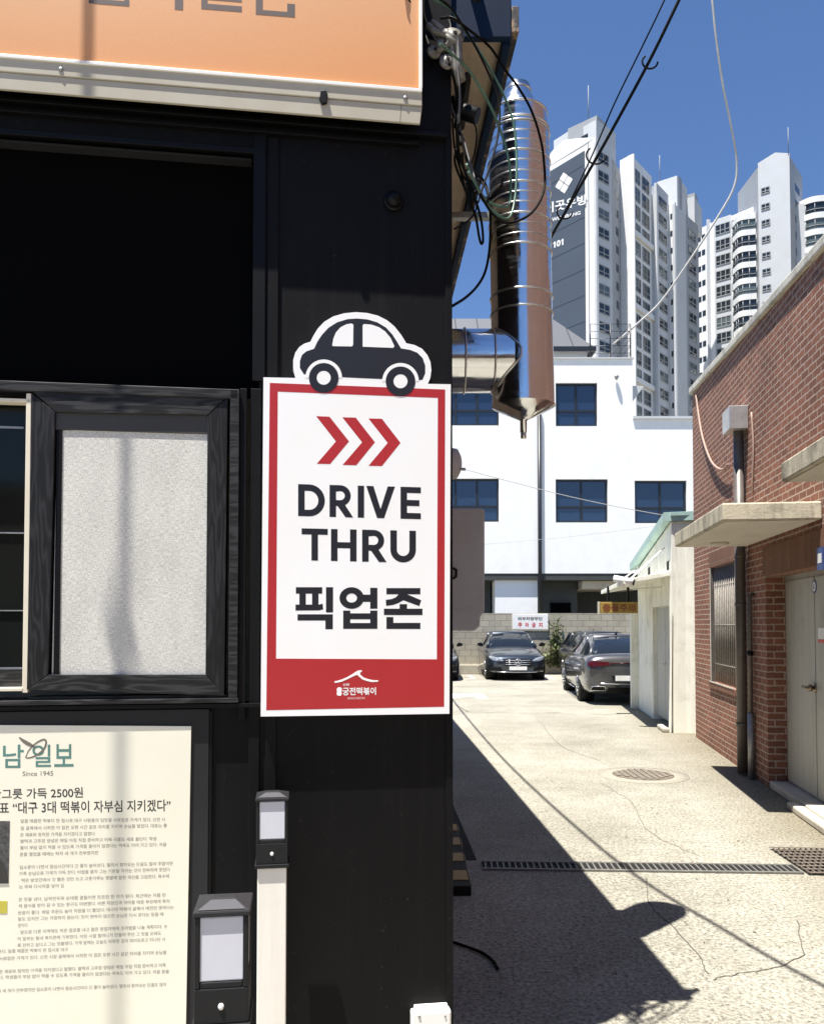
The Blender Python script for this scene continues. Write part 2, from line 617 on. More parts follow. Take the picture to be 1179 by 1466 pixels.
def tag(o, label=None, cat=None, group=None, kind=None):
    for k, v in (('label', label), ('category', cat), ('group', group), ('kind', kind)):
        if v:
            o[k] = v
    return o
def thing(name, loc, label, cat, group=None, rotz=0.):
    o = bpy.data.objects.new(name, None)
    o.empty_display_size = .1
    col.objects.link(o)
    o.location = loc
    o.rotation_euler = (0, 0, rotz)
    return tag(o, label, cat, group)
def struct(name, mb, m, **kw):
    return tag(mb.build(name, m, **kw), kind='structure')
def copy_thing(root, loc, rotz, label, group=None):
    c = root.copy()
    col.objects.link(c)
    c.location = loc
    c.rotation_euler = (0, 0, rotz)
    c['label'] = label
    if group:
        c['group'] = group
    for ch in list(root.children):
        d = ch.copy()
        col.objects.link(d)
        d.parent = c
        for g in list(ch.children):
            e = g.copy()
            col.objects.link(e)
            e.parent = d
    return c
def smooth_path(pts, n=8):
    """Catmull-Rom through the points"""
    pts = [Vector(p) for p in pts]
    out = []
    P = [pts[0] * 2 - pts[1]] + pts + [pts[-1] * 2 - pts[-2]]
    for i in range(1, len(P) - 2):
        p0, p1, p2, p3 = P[i - 1:i + 3]
        for k in range(n):
            t = k / n
            out.append(.5 * ((2 * p1) + (p2 - p0) * t + (2 * p0 - 5 * p1 + 4 * p2 - p3) * t * t + (3 * p1 - p0 - 3 * p2 + p3) * t ** 3))
    out.append(pts[-1])
    return out
_txt = {}
def text_mesh(body, bold):
    key = (body, bold)
    if key not in _txt:
        c = bpy.data.curves.new('letters', 'FONT')
        c.body = body
        c.offset = bold
        c.resolution_u = 4
        o = bpy.data.objects.new('letters', c)
        col.objects.link(o)
        dg = bpy.context.evaluated_depsgraph_get()
        me = bpy.data.meshes.new_from_object(o.evaluated_get(dg))
        vs = [v.co.copy() for v in me.vertices]
        fs = [list(p.vertices) for p in me.polygons]
        bpy.data.objects.remove(o)
        bpy.data.curves.remove(c)
        bpy.data.meshes.remove(me)
        _txt[key] = (vs, fs)
    return _txt[key]
def text_on(mb, body, bl, br, tr, tl, bold=.0):
    """lay the letters of body into the quad bottom-left, bottom-right, top-right, top-left"""
    vs, fs = text_mesh(body, bold)
    x0, x1 = min(v.x for v in vs), max(v.x for v in vs)
    y0, y1 = min(v.y for v in vs), max(v.y for v in vs)
    out = []
    for v in vs:
        a, b = (v.x - x0) / (x1 - x0), (v.y - y0) / (y1 - y0)
        out.append(Vector(bl) * (1 - a) * (1 - b) + Vector(br) * a * (1 - b) + Vector(tr) * a * b + Vector(tl) * (1 - a) * b)
    return mb.raw(out, fs)

# ================================================================ ground
g = MB().face([(-400, -60, 0), (400, -60, 0), (400, 900, 0), (-400, 900, 0)])
struct('ground', g, 'yard')
# long shrinkage crack and pour joints, laid as thin sheets over the concrete
def ribbon(mb, pts, w, z):
    pts = [Vector((p[0], p[1], 0)) for p in pts]
    for a, b in zip(pts, pts[1:]):
        d = (b - a).normalized()
        n = Vector((-d.y, d.x, 0)) * w / 2
        mb.face([a - n + Vector((0, 0, z)), b - n + Vector((0, 0, z)), b + n + Vector((0, 0, z)), a + n + Vector((0, 0, z))])
    return mb
def jitter(pts, n, amp):
    sp = smooth_path([(p[0], p[1], 0) for p in pts], n)
    return [p + Vector((random.uniform(-amp, amp), random.uniform(-amp, amp), 0)) for p in sp]
ck = MB()
ribbon(ck, jitter([ground(*p) for p in ((1140, 1318), (1148, 1352), (1143, 1372), (1100, 1388), (1050, 1396), (1018, 1404))], 6, .010), .006, .004)
ribbon(ck, jitter([ground(*p) for p in ((860, 1122), (905, 1150), (930, 1192), (1000, 1226))], 7, .014), .004, .004)
ribbon(ck, jitter([ground(*p) for p in ((770, 1030), (800, 1066), (860, 1090))], 7, .01), .006, .004)
ribbon(ck, jitter([ground(*p) for p in ((925, 1258), (930, 1295), (965, 1330), (1000, 1370), (1012, 1395))], 6, .006), .006, .004)
ribbon(ck, jitter([ground(*p) for p in ((650, 1008), (668, 1018), (684, 1020), (860, 1023), (905, 1021))], 8, .012), .02, .004)
struct('ground_crack', ck, 'crack')

# ================================================================ restaurant front
C0 = Vector((0.145, 2.97, 0))
TF = Vector((1, .14, 0)).normalized()
NF = Vector((.14, -1, 0)).normalized()
def fp(px, py, off=0.):
    return hit(px, py, C0 + NF * off, NF)
def fw(u, z, off=0.):
    return C0 + TF * u + NF * off + Vector((0, 0, z))
def fuz(px, py, off=0.):
    p = fp(px, py, off)
    return ((p - C0).dot(TF), p.z)
def fprism(mb, poly, off, th):
    return mb.prism([fp(x, y, off) for x, y in poly], -NF * th)
def fbox(mb, u0, u1, z0, z1, o0, o1):
    return mb.prism([fw(u0, z0, o1), fw(u1, z0, o1), fw(u1, z1, o1), fw(u0, z1, o1)], -NF * (o1 - o0))
def fquad(mb, x0, y0, x1, y1, o0, o1):
    """box whose front face covers a pixel rectangle of the facade"""
    a, b = fuz(x0, (y0 + y1) / 2, o1)[0], fuz(x1, (y0 + y1) / 2, o1)[0]
    zt, zb = fuz((x0 + x1) / 2, y0, o1)[1], fuz((x0 + x1) / 2, y1, o1)[1]
    return fbox(mb, a, b, zb, zt, o0, o1)
SIDE = Vector((-.05, 1, 0)).normalized()          # the alley side of the restaurant runs this way
rest = thing('restaurant_building', (C0.x - 1, C0.y + .3, 0), 'black fronted restaurant with a serving window, filling the left half of the view', 'building')
UL = -4.5
uc = fuz(397, 500)[0]
u_op = fuz(371, 500)[0]
zt_op = fuz(180, 196)[1]
z_sill = fuz(180, 548)[1]
# wall pieces round the openings, butted end to end
w = MB()
fbox(w, u_op, 0, 0, 5.1, -.16, 0)                                # corner column and everything above it
fbox(w, UL, u_op, zt_op, 5.1, -.16, 0)                           # above the dark opening
zw_top, zw_bot = fuz(180, 548)[1], fuz(180, 1012)[1]
fbox(w, UL, u_op, 0, zw_bot, -.16, 0)                            # below the window
wall_o = w.build('wall', 'black_wall', rest, bevel=.003)
s = MB()
p0, p1 = fw(0, 0, -.161) + SIDE * 1.001, fw(0, 0, -.161) + SIDE * 11.6
s.plan([p0, p1, p1 - TF * 4.5, p0 - TF * 4.5], 0, 3.86)
s.build('side_wall', 'side_wall', rest)
s = MB()
q0, q1 = fw(0, 0, -.161), fw(0, 0, -.161) + SIDE * 1.0
s.plan([q0, q1, q1 - TF * .3, q0 - TF * .3], 0, 3.86)
s.build('corner_return', 'black_wall', rest)
s = MB()
q0 = fw(0, 0, -.161)
s.plan([q0, q0 - NF * .5, q0 - NF * .5 - TF * 4.5, q0 - TF * 4.5], 3.93, 5.1)
s.build('parapet', 'black_wall', rest)
# recessed dark panel above the window
s = MB()
fbox(s, UL, u_op, zw_top, zt_op, -.15, -.10)
s.build('shutter_panel', 'black_void', rest)
s = MB()
fquad(s, -400, 181, 380, 190, .001, .012)
fquad(s, 362, 190, 380, 545, -.06, .010)
s.build('opening_trim', 'black_metal', rest, bevel=.002)
s = MB()
fquad(s, -400, 197, 360, 200, -.098, -.05)
s.build('opening_lit_trim', 'charcoal', rest, bevel=.001)  # paler than the other trim: light along this edge is put into its colour
s = MB()
# header mouldings under the signboard
fquad(s, -400, 146, 640, 152, .001, .03)
fquad(s, -400, 160, 600, 166, .001, .022)
s.build('header_moulding', 'black_metal', rest, bevel=.002)
# corner column cover strips and seams
s = MB()
fquad(s, 381, 196, 396, 1466, .001, .010)
fquad(s, 342, 556, 352, 1030, .001, .022)
fquad(s, 356, 556, 371, 1466, .001, .012)
fquad(s, 638, 196, 648, 1800, .001, .006)
s.build('column_strip', 'black_wall', rest, bevel=.0015)
s = MB()
fquad(s, 297, 1018, 301, 1800, .001, .010)
fquad(s, -400, 1012, 372, 1018, .001, .03)
s.build('dado_strip', 'black_metal', rest, bevel=.001)

# window with timber frame
win = MB()
fquad(win, -400, 543, 341, 557, -.16, .035)
fquad(win, 328, 557, 341, 1005, -.16, .035)
wf = win.build('window', 'wood_h', rest, bevel=.002)
def mitre(poly, off, th, name, m):
    mb = MB()
    fprism(mb, poly, off, th)
    return mb.build(name, m, wf, bevel=.002)
mitre([(47, 560), (326, 566), (297, 594), (80, 590)], .030, .08, 'frame_rail', 'wood_h')
mitre([(39, 988), (70, 966), (294, 966), (321, 996)], .030, .08, 'frame_rail', 'wood_h')
mitre([(45, 562), (79, 590), (69, 966), (38, 988)], .029, .08, 'frame_stile', 'wood_v')
mitre([(326, 568), (321, 996), (294, 965), (297, 594)], .029, .08, 'frame_stile', 'wood_v')
mb = MB()
fquad(mb, 40, 996, 325, 1004, -.06, .012)
fquad(mb, -400, 1004, 341, 1011, -.1, .036)
mb.build('sill', 'wood_h', wf, bevel=.002)
mb = MB()
fquad(mb, 70, 588, 300, 618, -.05, .020)
mb.build('blind_box', 'blind_box', wf, bevel=.002)
mb = MB()
a = [fp(82, 616, .016), fp(298, 616, .016), fp(296, 972, .016), fp(74, 972, .016)]
mb.prism(a, -NF * .003)
mb.build('roller_blind', 'blind', wf)
mb = MB()
fquad(mb, 79, 590, 87, 966, -.03, .0195)
mb.build('frame_reveal', 'black_metal', wf)
# left sash, dark room behind glass
mb = MB()
fquad(mb, -400, 563, 44, 568, -.02, .028)
fprism(mb, [(37.5, 563), (44.5, 563), (39.5, 992), (31.5, 992)], .028, .05)
fquad(mb, -400, 987, 32, 992, -.02, .030)
mb.build('sash_trim', 'cream_trim', wf, bevel=.0015)
mb = MB()
fquad(mb, -400, 560, 44, 992, -.045, -.04)
mb.build('pane', 'pane', wf)
mb = MB()
for y, h in ((604, 3), (759, 2), (873, 1.6), (957, 3)):
    fquad(mb, -400, y, 34, y + h, -.04, -.034)
mb.build('reflected_line', 'galv', wf)  # pale bars in front of the pane imitate lines reflected in the glass
mb = MB()
fquad(mb, -400, 960, 33, 986, -.04, -.01)
mb.build('bottom_rail', 'wood_h', wf)

# eave along the alley side
EX = lambda y: .37 - .05 * (y - 3.0)
WX = lambda y: C0.x - .06 - .05 * (y - C0.y)
e = MB()
y0, y1 = 3.02, 14.4
e.prism([(C0.x + .002, y0, 3.9), (EX(y0) - .03, y0, 3.9), (EX(y1) - .03, y1, 3.9), (WX(y1) - .1, y1, 3.9)], (0, 0, .02))
eave = e.build('eave', 'beige_soffit', rest)
e = MB()
e.prism([(EX(y0) - .03, y0, 3.86), (EX(y0), y0, 3.86), (EX(y1), y1, 3.86), (EX(y1) - .03, y1, 3.86)], (0, 0, .24))
e.prism([(C0.x + .002, y0 - .03, 3.875), (EX(y0), y0 - .03, 3.875), (EX(y0), y0 - .001, 3.875), (C0.x + .002, y0 - .001, 3.875)], (0, 0, .5))
e.build('fascia', 'blue_fascia', eave, bevel=.004)
e = MB()
e.prism([(EX(y0) + .001, y0 - .03, 3.895), (EX(y0) + .028, y0 - .03, 3.895), (EX(y1) + .028, y1, 3.895), (EX(y1) + .001, y1, 3.895)], (0, 0, .10))
e.build('gutter_edge', 'rusty_edge', eave, bevel=.003)
e = MB()
e.prism([(-4.3, 3.1, 3.921), (EX(3.1) - .04, 3.1, 3.921), (EX(14.4) - .04, 14.4, 3.921), (-5, 14.4, 3.921)], (0, 0, .12))
e.build('roof', 'charcoal', rest)
e = MB()
a, b = at(684, -30, 2.94), at(657, 182, 3.45)
d = (b - a)
e.tube([a, a + d * .5, b], .024, 8)
e.build('downspout', 'black_metal', rest)

# orange signboard
sg = thing('signboard', fw(-.9, 3.5, .05), 'long orange signboard in a pale metal frame above the black serving window', 'signboard')
mb = MB()
ru = fuz(603, 60, .1)[0]
zf0 = fuz(300, 100, .1)[1]
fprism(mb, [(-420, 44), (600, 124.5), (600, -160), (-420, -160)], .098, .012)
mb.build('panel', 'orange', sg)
mb = MB()
fprism(mb, [(-420, 70), (585, 148), (585, -160), (-420, -160)], .08, .078)
mb.build('carcass', 'black_void', sg)
mb = MB()
fprism(mb, [(-420, 41), (604, 126), (604, 131), (-420, 46)], .106, .02)
fprism(mb, [(600, 126), (604.5, 126), (604.5, -160), (600, -160)], .106, .02)
mb.build('frame_lip', 'white_trim', sg, bevel=.0015)
mb = MB()
fprism(mb, [(-420, 46.5), (604, 131.5), (604, 151), (-420, 66.5)], .101, .014)
fprism(mb, [(-420, 68), (604, 152.6), (601, 177), (-420, 92)], .097, .010)
mb.build('frame_rail', 'cream_alu', sg, bevel=.002)
mb = MB()
fprism(mb, [(573.5, 149), (574.5, 149), (573, 175), (572, 175)], .0975, .002)
mb.build('frame_joint', 'ink_faint', sg)
for x, y in ((87, 99), (580, 140)):
    mb = MB().lathe(fp(x, y, .101), [(.008, 0), (.007, .003), (.003, .0045)], 12, NF)
    mb.build('screw', 'galv', sg)
mb = MB()
fprism(mb, [(459, 129), (466, 128), (469, 134), (468, 146), (461, 148), (457, 141)], .109, .012)
mb.build('clip', 'black_metal', sg, bevel=.002)
# letters run on above the frame of the photograph
for q in ([(127, -45), (134, -45), (134, -3), (178, -3), (178, -45), (185, -45), (185, 4), (127, 4)], [(250, -60), (262, -60), (262, 13), (250, 13)],
          [(338, -22), (346, -22), (346, 2), (297, 2), (297, 8), (346, 8), (346, 16), (288, 16), (288, -5), (338, -5)],
          [(366, -26), (376, -26), (376, 13), (411, 13), (411, 1), (422, 1), (422, 20), (366, 20)]):
    mb = MB()
    fprism(mb, [(x, y + .078 * (x - q[0][0])) for x, y in q], .0985, .002)
    mb.build('letter', 'letter_brown', sg)

# DRIVE THRU board with the car on top
ds = thing('drive_thru_sign', fp(510, 780, .02), 'white and red DRIVE THRU board with a black car cut-out on top', 'sign')
OF = .045
z7 = lambda X, Y: (360 + X / 2.403, 430 + Y / 2.403)
mb = MB()
out = [(377, 540), (424, 541)] + [z7(*p) for p in ((150, 255), (143, 232), (143, 205), (150, 180), (164, 160), (182, 148), (202, 142), (212, 122), (228, 96), (250, 73), (280, 55), (318, 44), (358, 40), (398, 43), (434, 52), (466, 68), (492, 90), (514, 118), (532, 147), (560, 153), (586, 166), (604, 187), (615, 212), (618, 240), (614, 268), (606, 287))] + [(645, 550), (643, 1022), (373, 1026)]
fprism(mb, out, OF, .035)
mb.build('board', 'sign_white', ds)
mb = MB()
for q in ([(386, 548), (637, 557.5), (626.5, 569.5), (397.5, 560.5)], [(637, 557.5), (635.5, 1012), (625, 944), (626.5, 569.5)],
          [(381, 1017), (386, 548), (397.5, 560.5), (395, 943)], [(381, 1017), (395, 943), (625, 944), (635.5, 1012)]):
    fprism(mb, q, OF + .0003, .0006)
mb.build('red_border', 'sign_red', ds)
mb = MB()
body = [(166, 232), (166, 208), (173, 188), (188, 175), (215, 166), (226, 142), (242, 118), (264, 94), (294, 75), (330, 64), (362, 62), (398, 65), (432, 75), (462, 93), (484, 117), (500, 142), (514, 165), (545, 170), (570, 180), (588, 198), (597, 224), (597, 250), (588, 272), (570, 276), (330, 265), (180, 254)]
fprism(mb, [z7(*p) for p in body], OF + .0003, .0006)
mb.build('car_silhouette', 'sign_black', ds)
mb = MB()
fprism(mb, [z7(*p) for p in ((277, 155), (281, 132), (290, 110), (306, 92), (326, 82), (343, 79), (350, 83), (349, 153), (345, 158), (281, 157))], OF + .0006, .0006)
fprism(mb, [z7(*p) for p in ((382, 86), (386, 81), (412, 83), (438, 92), (460, 107), (478, 129), (491, 157), (487, 163), (382, 159))], OF + .0006, .0006)
for cx, cy in ((248, 266), (512, 278)):
    arc = [z7(cx + 63 * math.cos(a), cy - 63 * math.sin(a)) for a in [math.pi * k / 20 for k in range(-1, 22)]]
    fprism(mb, [q for q in arc if q[1] < 430 + (cy + 6) / 2.403], OF + .0006, .0006)
mb.build('car_glazing', 'sign_white', ds)
for cx, cy in ((248, 266), (512, 278)):
    mb = MB()
    o_ = [(cx + 51 * math.cos(a), cy + 51 * math.sin(a)) for a in [2 * math.pi * k / 36 for k in range(36)]]
    i_ = [(cx + 24 * math.cos(a), cy + 24 * math.sin(a)) for a in [2 * math.pi * k / 36 for k in range(36)]]
    for k in range(36):
        k2 = (k + 1) % 36
        fprism(mb, [z7(*o_[k]), z7(*o_[k2]), z7(*i_[k2]), z7(*i_[k])], OF + .0012, .0006)
    mb.build('car_wheel', 'sign_black', ds)
for cx, cy in ((248, 266), (512, 278)):
    mb = MB()
    fprism(mb, [z7(cx + 24 * math.cos(a), cy + 24 * math.sin(a)) for a in [2 * math.pi * k / 30 for k in range(30)]], OF + .0010, .0006)
    mb.build('car_hub', 'sign_white', ds)
for ch in ([(222, 398), (268, 400), (335, 485), (270, 563), (224, 562), (290, 485)], [(312, 402), (358, 403), (424, 488), (360, 567), (313, 566), (380, 488)], [(402, 406), (448, 407), (512, 490), (448, 570), (402, 569), (468, 490)]):
    mb = MB()
    fprism(mb, [z7(*p) for p in ch], OF + .0003, .0006)
    mb.build('chevron', 'sign_red', ds)
def ftext(mb, body, q, off, bold, f=lambda x, y: (x, y)):
    """q: bottom-left, bottom-right, top-right, top-left in pixels"""
    a = [fp(*f(*p), off) for p in q]
    return text_on(mb, body, *a, bold=bold)
def skew(dy):
    return lambda X, Y: z7(X, Y + (X - 160) * dy)
def arc(cx, cy, rx, ry, a0, a1, n=14):
    return [(cx + rx * math.cos(R(a0 + (a1 - a0) * k / n)), cy + ry * math.sin(R(a0 + (a1 - a0) * k / n))) for k in range(n + 1)]
def strip(mb, o_, i_, f, off):
    for k in range(len(o_) - 1):
        fprism(mb, [f(*o_[k]), f(*o_[k + 1]), f(*i_[k + 1]), f(*i_[k])], off, .0006)
def glyph(ch, x0, x1, y0, y1, f, w=22.5):
    """upper-case letter drawn as bars and bowls"""
    mb = MB()
    A, B = OF + .0003, OF + .0004
    pg = lambda pts, off=A: fprism(mb, [f(*p) for p in pts], off, .0006)
    ym = (y0 + y1) / 2
    if ch == 'D':
        c_ = x1 - 54
        strip(mb, [(x0, y0)] + arc(c_, ym, 54, (y1 - y0) / 2, -90, 90) + [(x0, y1)], [(x0 + w, y0 + w)] + arc(c_, ym, 54 - w, (y1 - y0) / 2 - w, -90, 90) + [(x0 + w, y1 - w)], f, A)
        pg([(x0, y0), (x0 + w, y0 + w), (x0 + w, y1 - w), (x0, y1)])
    elif ch == 'R':
        r_ = 36
        c_ = x1 - 6 - r_
        strip(mb, [(x0 + w, y0)] + arc(c_, y0 + r_, r_, r_, -90, 90) + [(x0 + w, y0 + 2 * r_)], [(x0 + w, y0 + w)] + arc(c_, y0 + r_, r_ - w + 2, r_ - w + 2, -90, 90) + [(x0 + w, y0 + 2 * r_ - w + 2)], f, A)
        pg([(x0, y0), (x0 + w, y0), (x0 + w, y1), (x0, y1)])
        pg([(c_ - 12, y0 + 2 * r_ - 4), (c_ + 14, y0 + 2 * r_ - 8), (x1 + 2, y1), (x1 - 24, y1)], B)
    elif ch == 'I':
        pg([(x0, y0), (x1, y0), (x1, y1), (x0, y1)])
    elif ch == 'V':
        m_ = (x0 + x1) / 2
        pg([(x0, y0), (x0 + 25, y0), (m_, y1 - 32), (x1 - 25, y0), (x1, y0), (m_ + 12, y1), (m_ - 12, y1)])
    elif ch == 'E':
        h = w * .92
        pg([(x0, y0), (x1, y0), (x1, y0 + h), (x0 + w, y0 + h), (x0 + w, ym - h / 2), (x1 - 5, ym - h / 2), (x1 - 5, ym + h / 2), (x0 + w, ym + h / 2), (x0 + w, y1 - h), (x1, y1 - h), (x1, y1), (x0, y1)])
    elif ch == 'T':
        m_ = (x0 + x1) / 2
        pg([(x0, y0), (x1, y0), (x1, y0 + w * .92), (m_ + w / 2, y0 + w * .92), (m_ + w / 2, y1), (m_ - w / 2, y1), (m_ - w / 2, y0 + w * .92), (x0, y0 + w * .92)])
    elif ch == 'H':
        h = w * .92
        pg([(x0, y0), (x0 + w, y0), (x0 + w, ym - h / 2), (x1 - w, ym - h / 2), (x1 - w, y0), (x1, y0), (x1, y1), (x1 - w, y1), (x1 - w, ym + h / 2), (x0 + w, ym + h / 2), (x0 + w, y1), (x0, y1)])
    elif ch == 'U':
        m_, rx = (x0 + x1) / 2, (x1 - x0) / 2
        strip(mb, [(x1, y0)] + arc(m_, y1 - rx, rx, rx, 0, 180) + [(x0, y0)], [(x1 - w, y0)] + arc(m_, y1 - rx, rx - w, rx - w, 0, 180) + [(x0 + w, y0)], f, A)
    mb.build('letter', 'sign_black', ds)
for ch, x0, x1 in (('D', 160, 252), ('R', 268, 347), ('I', 365, 387), ('V', 394, 493), ('E', 512, 582)):
    glyph(ch, x0, x1, 632, 742, skew(.026))
for ch, x0, x1 in (('T', 172, 262), ('H', 273, 361), ('R', 380, 462), ('U', 477, 565)):
    glyph(ch, x0, x1, 784, 894, skew(.022))
zkr = lambda X, Y: (410 + X / 5.614, 830 + Y / 5.614)
rc = lambda x0, y0, x1, y1: [(x0, y0), (x1, y0), (x1, y1), (x0, y1)]
for polys in ([rc(75, 60, 287, 112), rc(103, 112, 155, 200), rc(205, 112, 257, 200), [(72, 200), (262, 200), (290, 192), (295, 238), (262, 247), (72, 248)], rc(317, 60, 374, 263), rc(88, 278, 372, 328), rc(312, 328, 372, 398)],
              [rc(672, 65, 730, 233), rc(612, 120, 672, 178), rc(455, 248, 512, 395), rc(672, 248, 730, 395), rc(512, 270, 672, 318), rc(512, 348, 672, 395)],
              [rc(802, 67, 1075, 117), [(900, 117), (935, 117), (938, 165), (900, 187), (855, 203), (800, 210), (797, 162), (845, 155), (880, 140)], [(935, 117), (968, 117), (1082, 165), (1066, 212), (938, 165)], rc(908, 196, 968, 233), rc(782, 233, 1092, 284), rc(802, 300, 858, 396), rc(858, 347, 1075, 396)]):
    mb = MB()
    for q in polys:
        fprism(mb, [zkr(*p) for p in q], OF + .0003, .0006)
    if len(polys) == 6:
        strip(mb, arc(523, 147, 98, 87, 0, 360, 36), arc(523, 147, 43, 37, 0, 360, 36), zkr, OF + .0004)
    mb.build('korean_letter', 'sign_black', ds)
zl = lambda X, Y: (400 + X / 4.9125, 940 + Y / 4.9125)
mb = MB()
top = [(385, 175), (410, 170), (440, 160), (475, 145), (510, 125), (535, 108), (555, 98), (578, 97), (580, 104), (568, 113), (566, 126), (590, 147), (620, 158), (655, 166), (697, 168)]
bot = [(388, 186), (412, 183), (440, 176), (475, 161), (505, 146), (530, 134), (546, 130), (549, 130), (550, 131), (552, 133), (556, 139), (582, 161), (616, 173), (650, 180), (690, 178)]
for k in range(len(top) - 1):
    fprism(mb, [zl(*top[k]), zl(*top[k + 1]), zl(*bot[k + 1]), zl(*bot[k])], OF + .0007, .0006)
fprism(mb, [zl(*p) for p in ((406, 222), (416, 216), (432, 218), (439, 228), (437, 244), (434, 250), (438, 262), (432, 276), (412, 277), (402, 268), (402, 252), (406, 246), (400, 236))], OF + .0007, .0006)
ftext(mb, '궁전떡볶이', [(443, 274), (678, 270), (678, 216), (443, 218)], OF + .0008, .022, zl)
ftext(mb, '신천', [(444, 207), (490, 206), (490, 189), (444, 190)], OF + .0008, .02, zl)
mb.build('shop_emblem', 'sign_white', ds)
mb = MB()
ftext(mb, 'SINCHEON', [(478, 303), (600, 300), (600, 284), (478, 287)], OF + .0008, .02, zl)
mb.build('small_lettering', 'sign_pink', ds)

# newspaper article board
nb = thing('newspaper_board', fp(100, 1250, .01), 'cream newspaper article board in a black surround below the serving window', 'board')
NO = .02
zn = lambda X, Y: (X / 3.287, 1020 + Y / 3.287)
mb = MB()
fquad(mb, -420, 1020, 296, 1900, .001, .012)
mb.build('backing', 'charcoal', nb, bevel=.002)
mb = MB()
fprism(mb, [(-400, 1036), (273.5, 1040), (266, 1466), (259, 1830), (-400, 1830)], NO, .007)
mb.build('sheet', 'paper', nb)
for ch, q in (('남', [(14, 262), (112, 262), (112, 152), (14, 152)]), ('일', [(152, 258), (240, 257), (240, 152), (152, 152)]), ('보', [(255, 257), (346, 256), (346, 150), (255, 150)])):
    mb = MB()
    ftext(mb, ch, q, NO + .0003, .012, zn)
    mb.build('masthead_letter', 'teal_ink', nb)
mb = MB()
def stroke(mb, pts, w, off, f):
    sp = smooth_path([(x, y, 0) for x, y in pts], 6)
    n = len(sp)
    for k in range(n - 1):
        d = (sp[k + 1] - sp[k]).normalized()
        w0 = w * (.3 + .7 * math.sin(math.pi * k / n))
        w1 = w * (.3 + .7 * math.sin(math.pi * (k + 1) / n))
        nn = Vector((-d.y, d.x, 0))
        q = [sp[k] + nn * w0, sp[k + 1] + nn * w1, sp[k + 1] - nn * w1, sp[k] - nn * w0]
        mb.face([fp(*f(p.x, p.y), off) for p in q])
stroke(mb, [(120, 215), (135, 180), (170, 145), (205, 128), (217, 140), (205, 175), (165, 205), (130, 215), (118, 208)], 4.5, NO + .0005, zn)
stroke(mb, [(90, 118), (115, 138), (140, 152), (165, 165)], 9, NO + .0005, zn)
mb.build('pen_mark', 'ink_faint', nb)
mb = MB()
ftext(mb, 'Since 1945', [(106, 300), (250, 298), (250, 276), (106, 278)], NO + .0003, .0, zn)
mb.build('founding_line', 'ink_faint', nb)
mb = MB()
ftext(mb, '한그릇 가득 2500원', [(-42, 410), (391, 402), (389, 352), (-42, 362)], NO + .0003, .012, zn)
mb.build('headline', 'ink', nb)
mb = MB()
ftext(mb, '대표 “대구 3대 떡볶이 자부심 지키겠다”', [(-50, 480), (803, 466), (802, 410), (-50, 424)], NO + .0003, .012, zn)
mb.build('headline', 'ink', nb)
rows = [(97, 775, 512, 504), (97, 785, 546, 533), (95, 450, 577, 571), (95, 735, 607, 595), (95, 783, 638, 622), (93, 463, 669, 661),
        (92, 812, 730, 711), (90, 800, 760, 740), (90, 795, 792, 771), (90, 300, 822, 816),
        (87, 780, 882, 860), (87, 797, 912, 889), (85, 818, 945, 918), (85, 768, 974, 950), (85, 130, 1004, 1002), (85, 787, 1036, 1008), (82, 758, 1067, 1040), (82, 778, 1098, 1068),
        (-150, 320, 1130, 1117), (-150, 783, 1166, 1130), (-150, 780, 1228, 1190), (-150, 795, 1254, 1220), (-150, 783, 1318, 1281)]
story = ('달콤 매콤한 떡볶이 한 접시로 대구 사람들의 입맛을 사로잡은 가게가 있다. 신천 시장 골목에서 시작한 이 집은 오랜 시간 같은 자리를 지키며 '
         '손님을 맞았다. 대표는 좋은 재료와 정직한 가격을 지키겠다고 말했다. 쌀떡과 고추장 양념은 매일 아침 직접 준비하고 어묵 국물도 새로 끓인다. '
         '학생들이 부담 없이 먹을 수 있도록 가격을 올리지 않겠다는 약속도 이어 가고 있다. 처음 문을 열었을 때에는 탁자 세 개가 전부였지만 입소문이 나면서 '
         '점심시간마다 긴 줄이 늘어섰다. 멀리서 찾아오는 단골도 많아 주말이면 가족 손님으로 가게가 가득 찬다. 비법을 묻자 그는 기본을 지키는 것이 전부라며 웃었다. '
         '떡은 방앗간에서 갓 뽑은 것만 쓰고 고춧가루는 햇볕에 말린 국산을 고집한다. 육수에는 무와 다시마를 넣어 깊은 맛을 낸다. 납작만두와 순대를 곁들이면 든든한 한 끼가 된다. '
         '최근에는 차를 탄 채 음식을 받아 갈 수 있는 창구도 마련했다. 바쁜 직장인과 아이를 태운 부모에게 특히 반응이 좋다. 배달 주문도 늘어 직원을 더 뽑았다. '
         '대구의 떡볶이 골목이 예전만 못하다는 말도 있지만 그는 걱정하지 않는다. 맛이 변하지 않으면 손님은 다시 온다는 믿음 때문이다. 앞으로 다른 지역에도 작은 점포를 내고 '
         '젊은 창업자에게 조리법을 나눌 계획이다. 수익 일부는 동네 복지관에 기부한다. 어린 시절 할머니가 만들어 주던 그 맛을 오래도록 전하고 싶다고 그는 덧붙였다. '
         '가게 앞에는 오늘도 따뜻한 김이 피어오르고 지나던 사람들이 발길을 멈춘다. ') * 2
mb = MB()
k = 0
for x0, x1, ya, yb in rows:
    n = max(3, int((x1 - x0) / 14.5))
    ftext(mb, story[k:k + n].strip() or '떡볶이', [(x0, ya + 9), (x1, yb + 9), (x1, yb - 9), (x0, ya - 9)], NO + .0003, .0, zn)
    k += n
mb.build('body_text', 'ink_faint', nb)
mb = MB()
fprism(mb, [zn(*p) for p in ((-160, 512), (46, 512), (40, 806), (-160, 810))], NO + .001, .001)
mb.build('press_photo', 'grey_ink', nb)
mb = MB()
fprism(mb, [zn(*p) for p in ((-160, 690), (-20, 690), (10, 710), (30, 745), (40, 806), (-160, 810))], NO + .0022, .001)
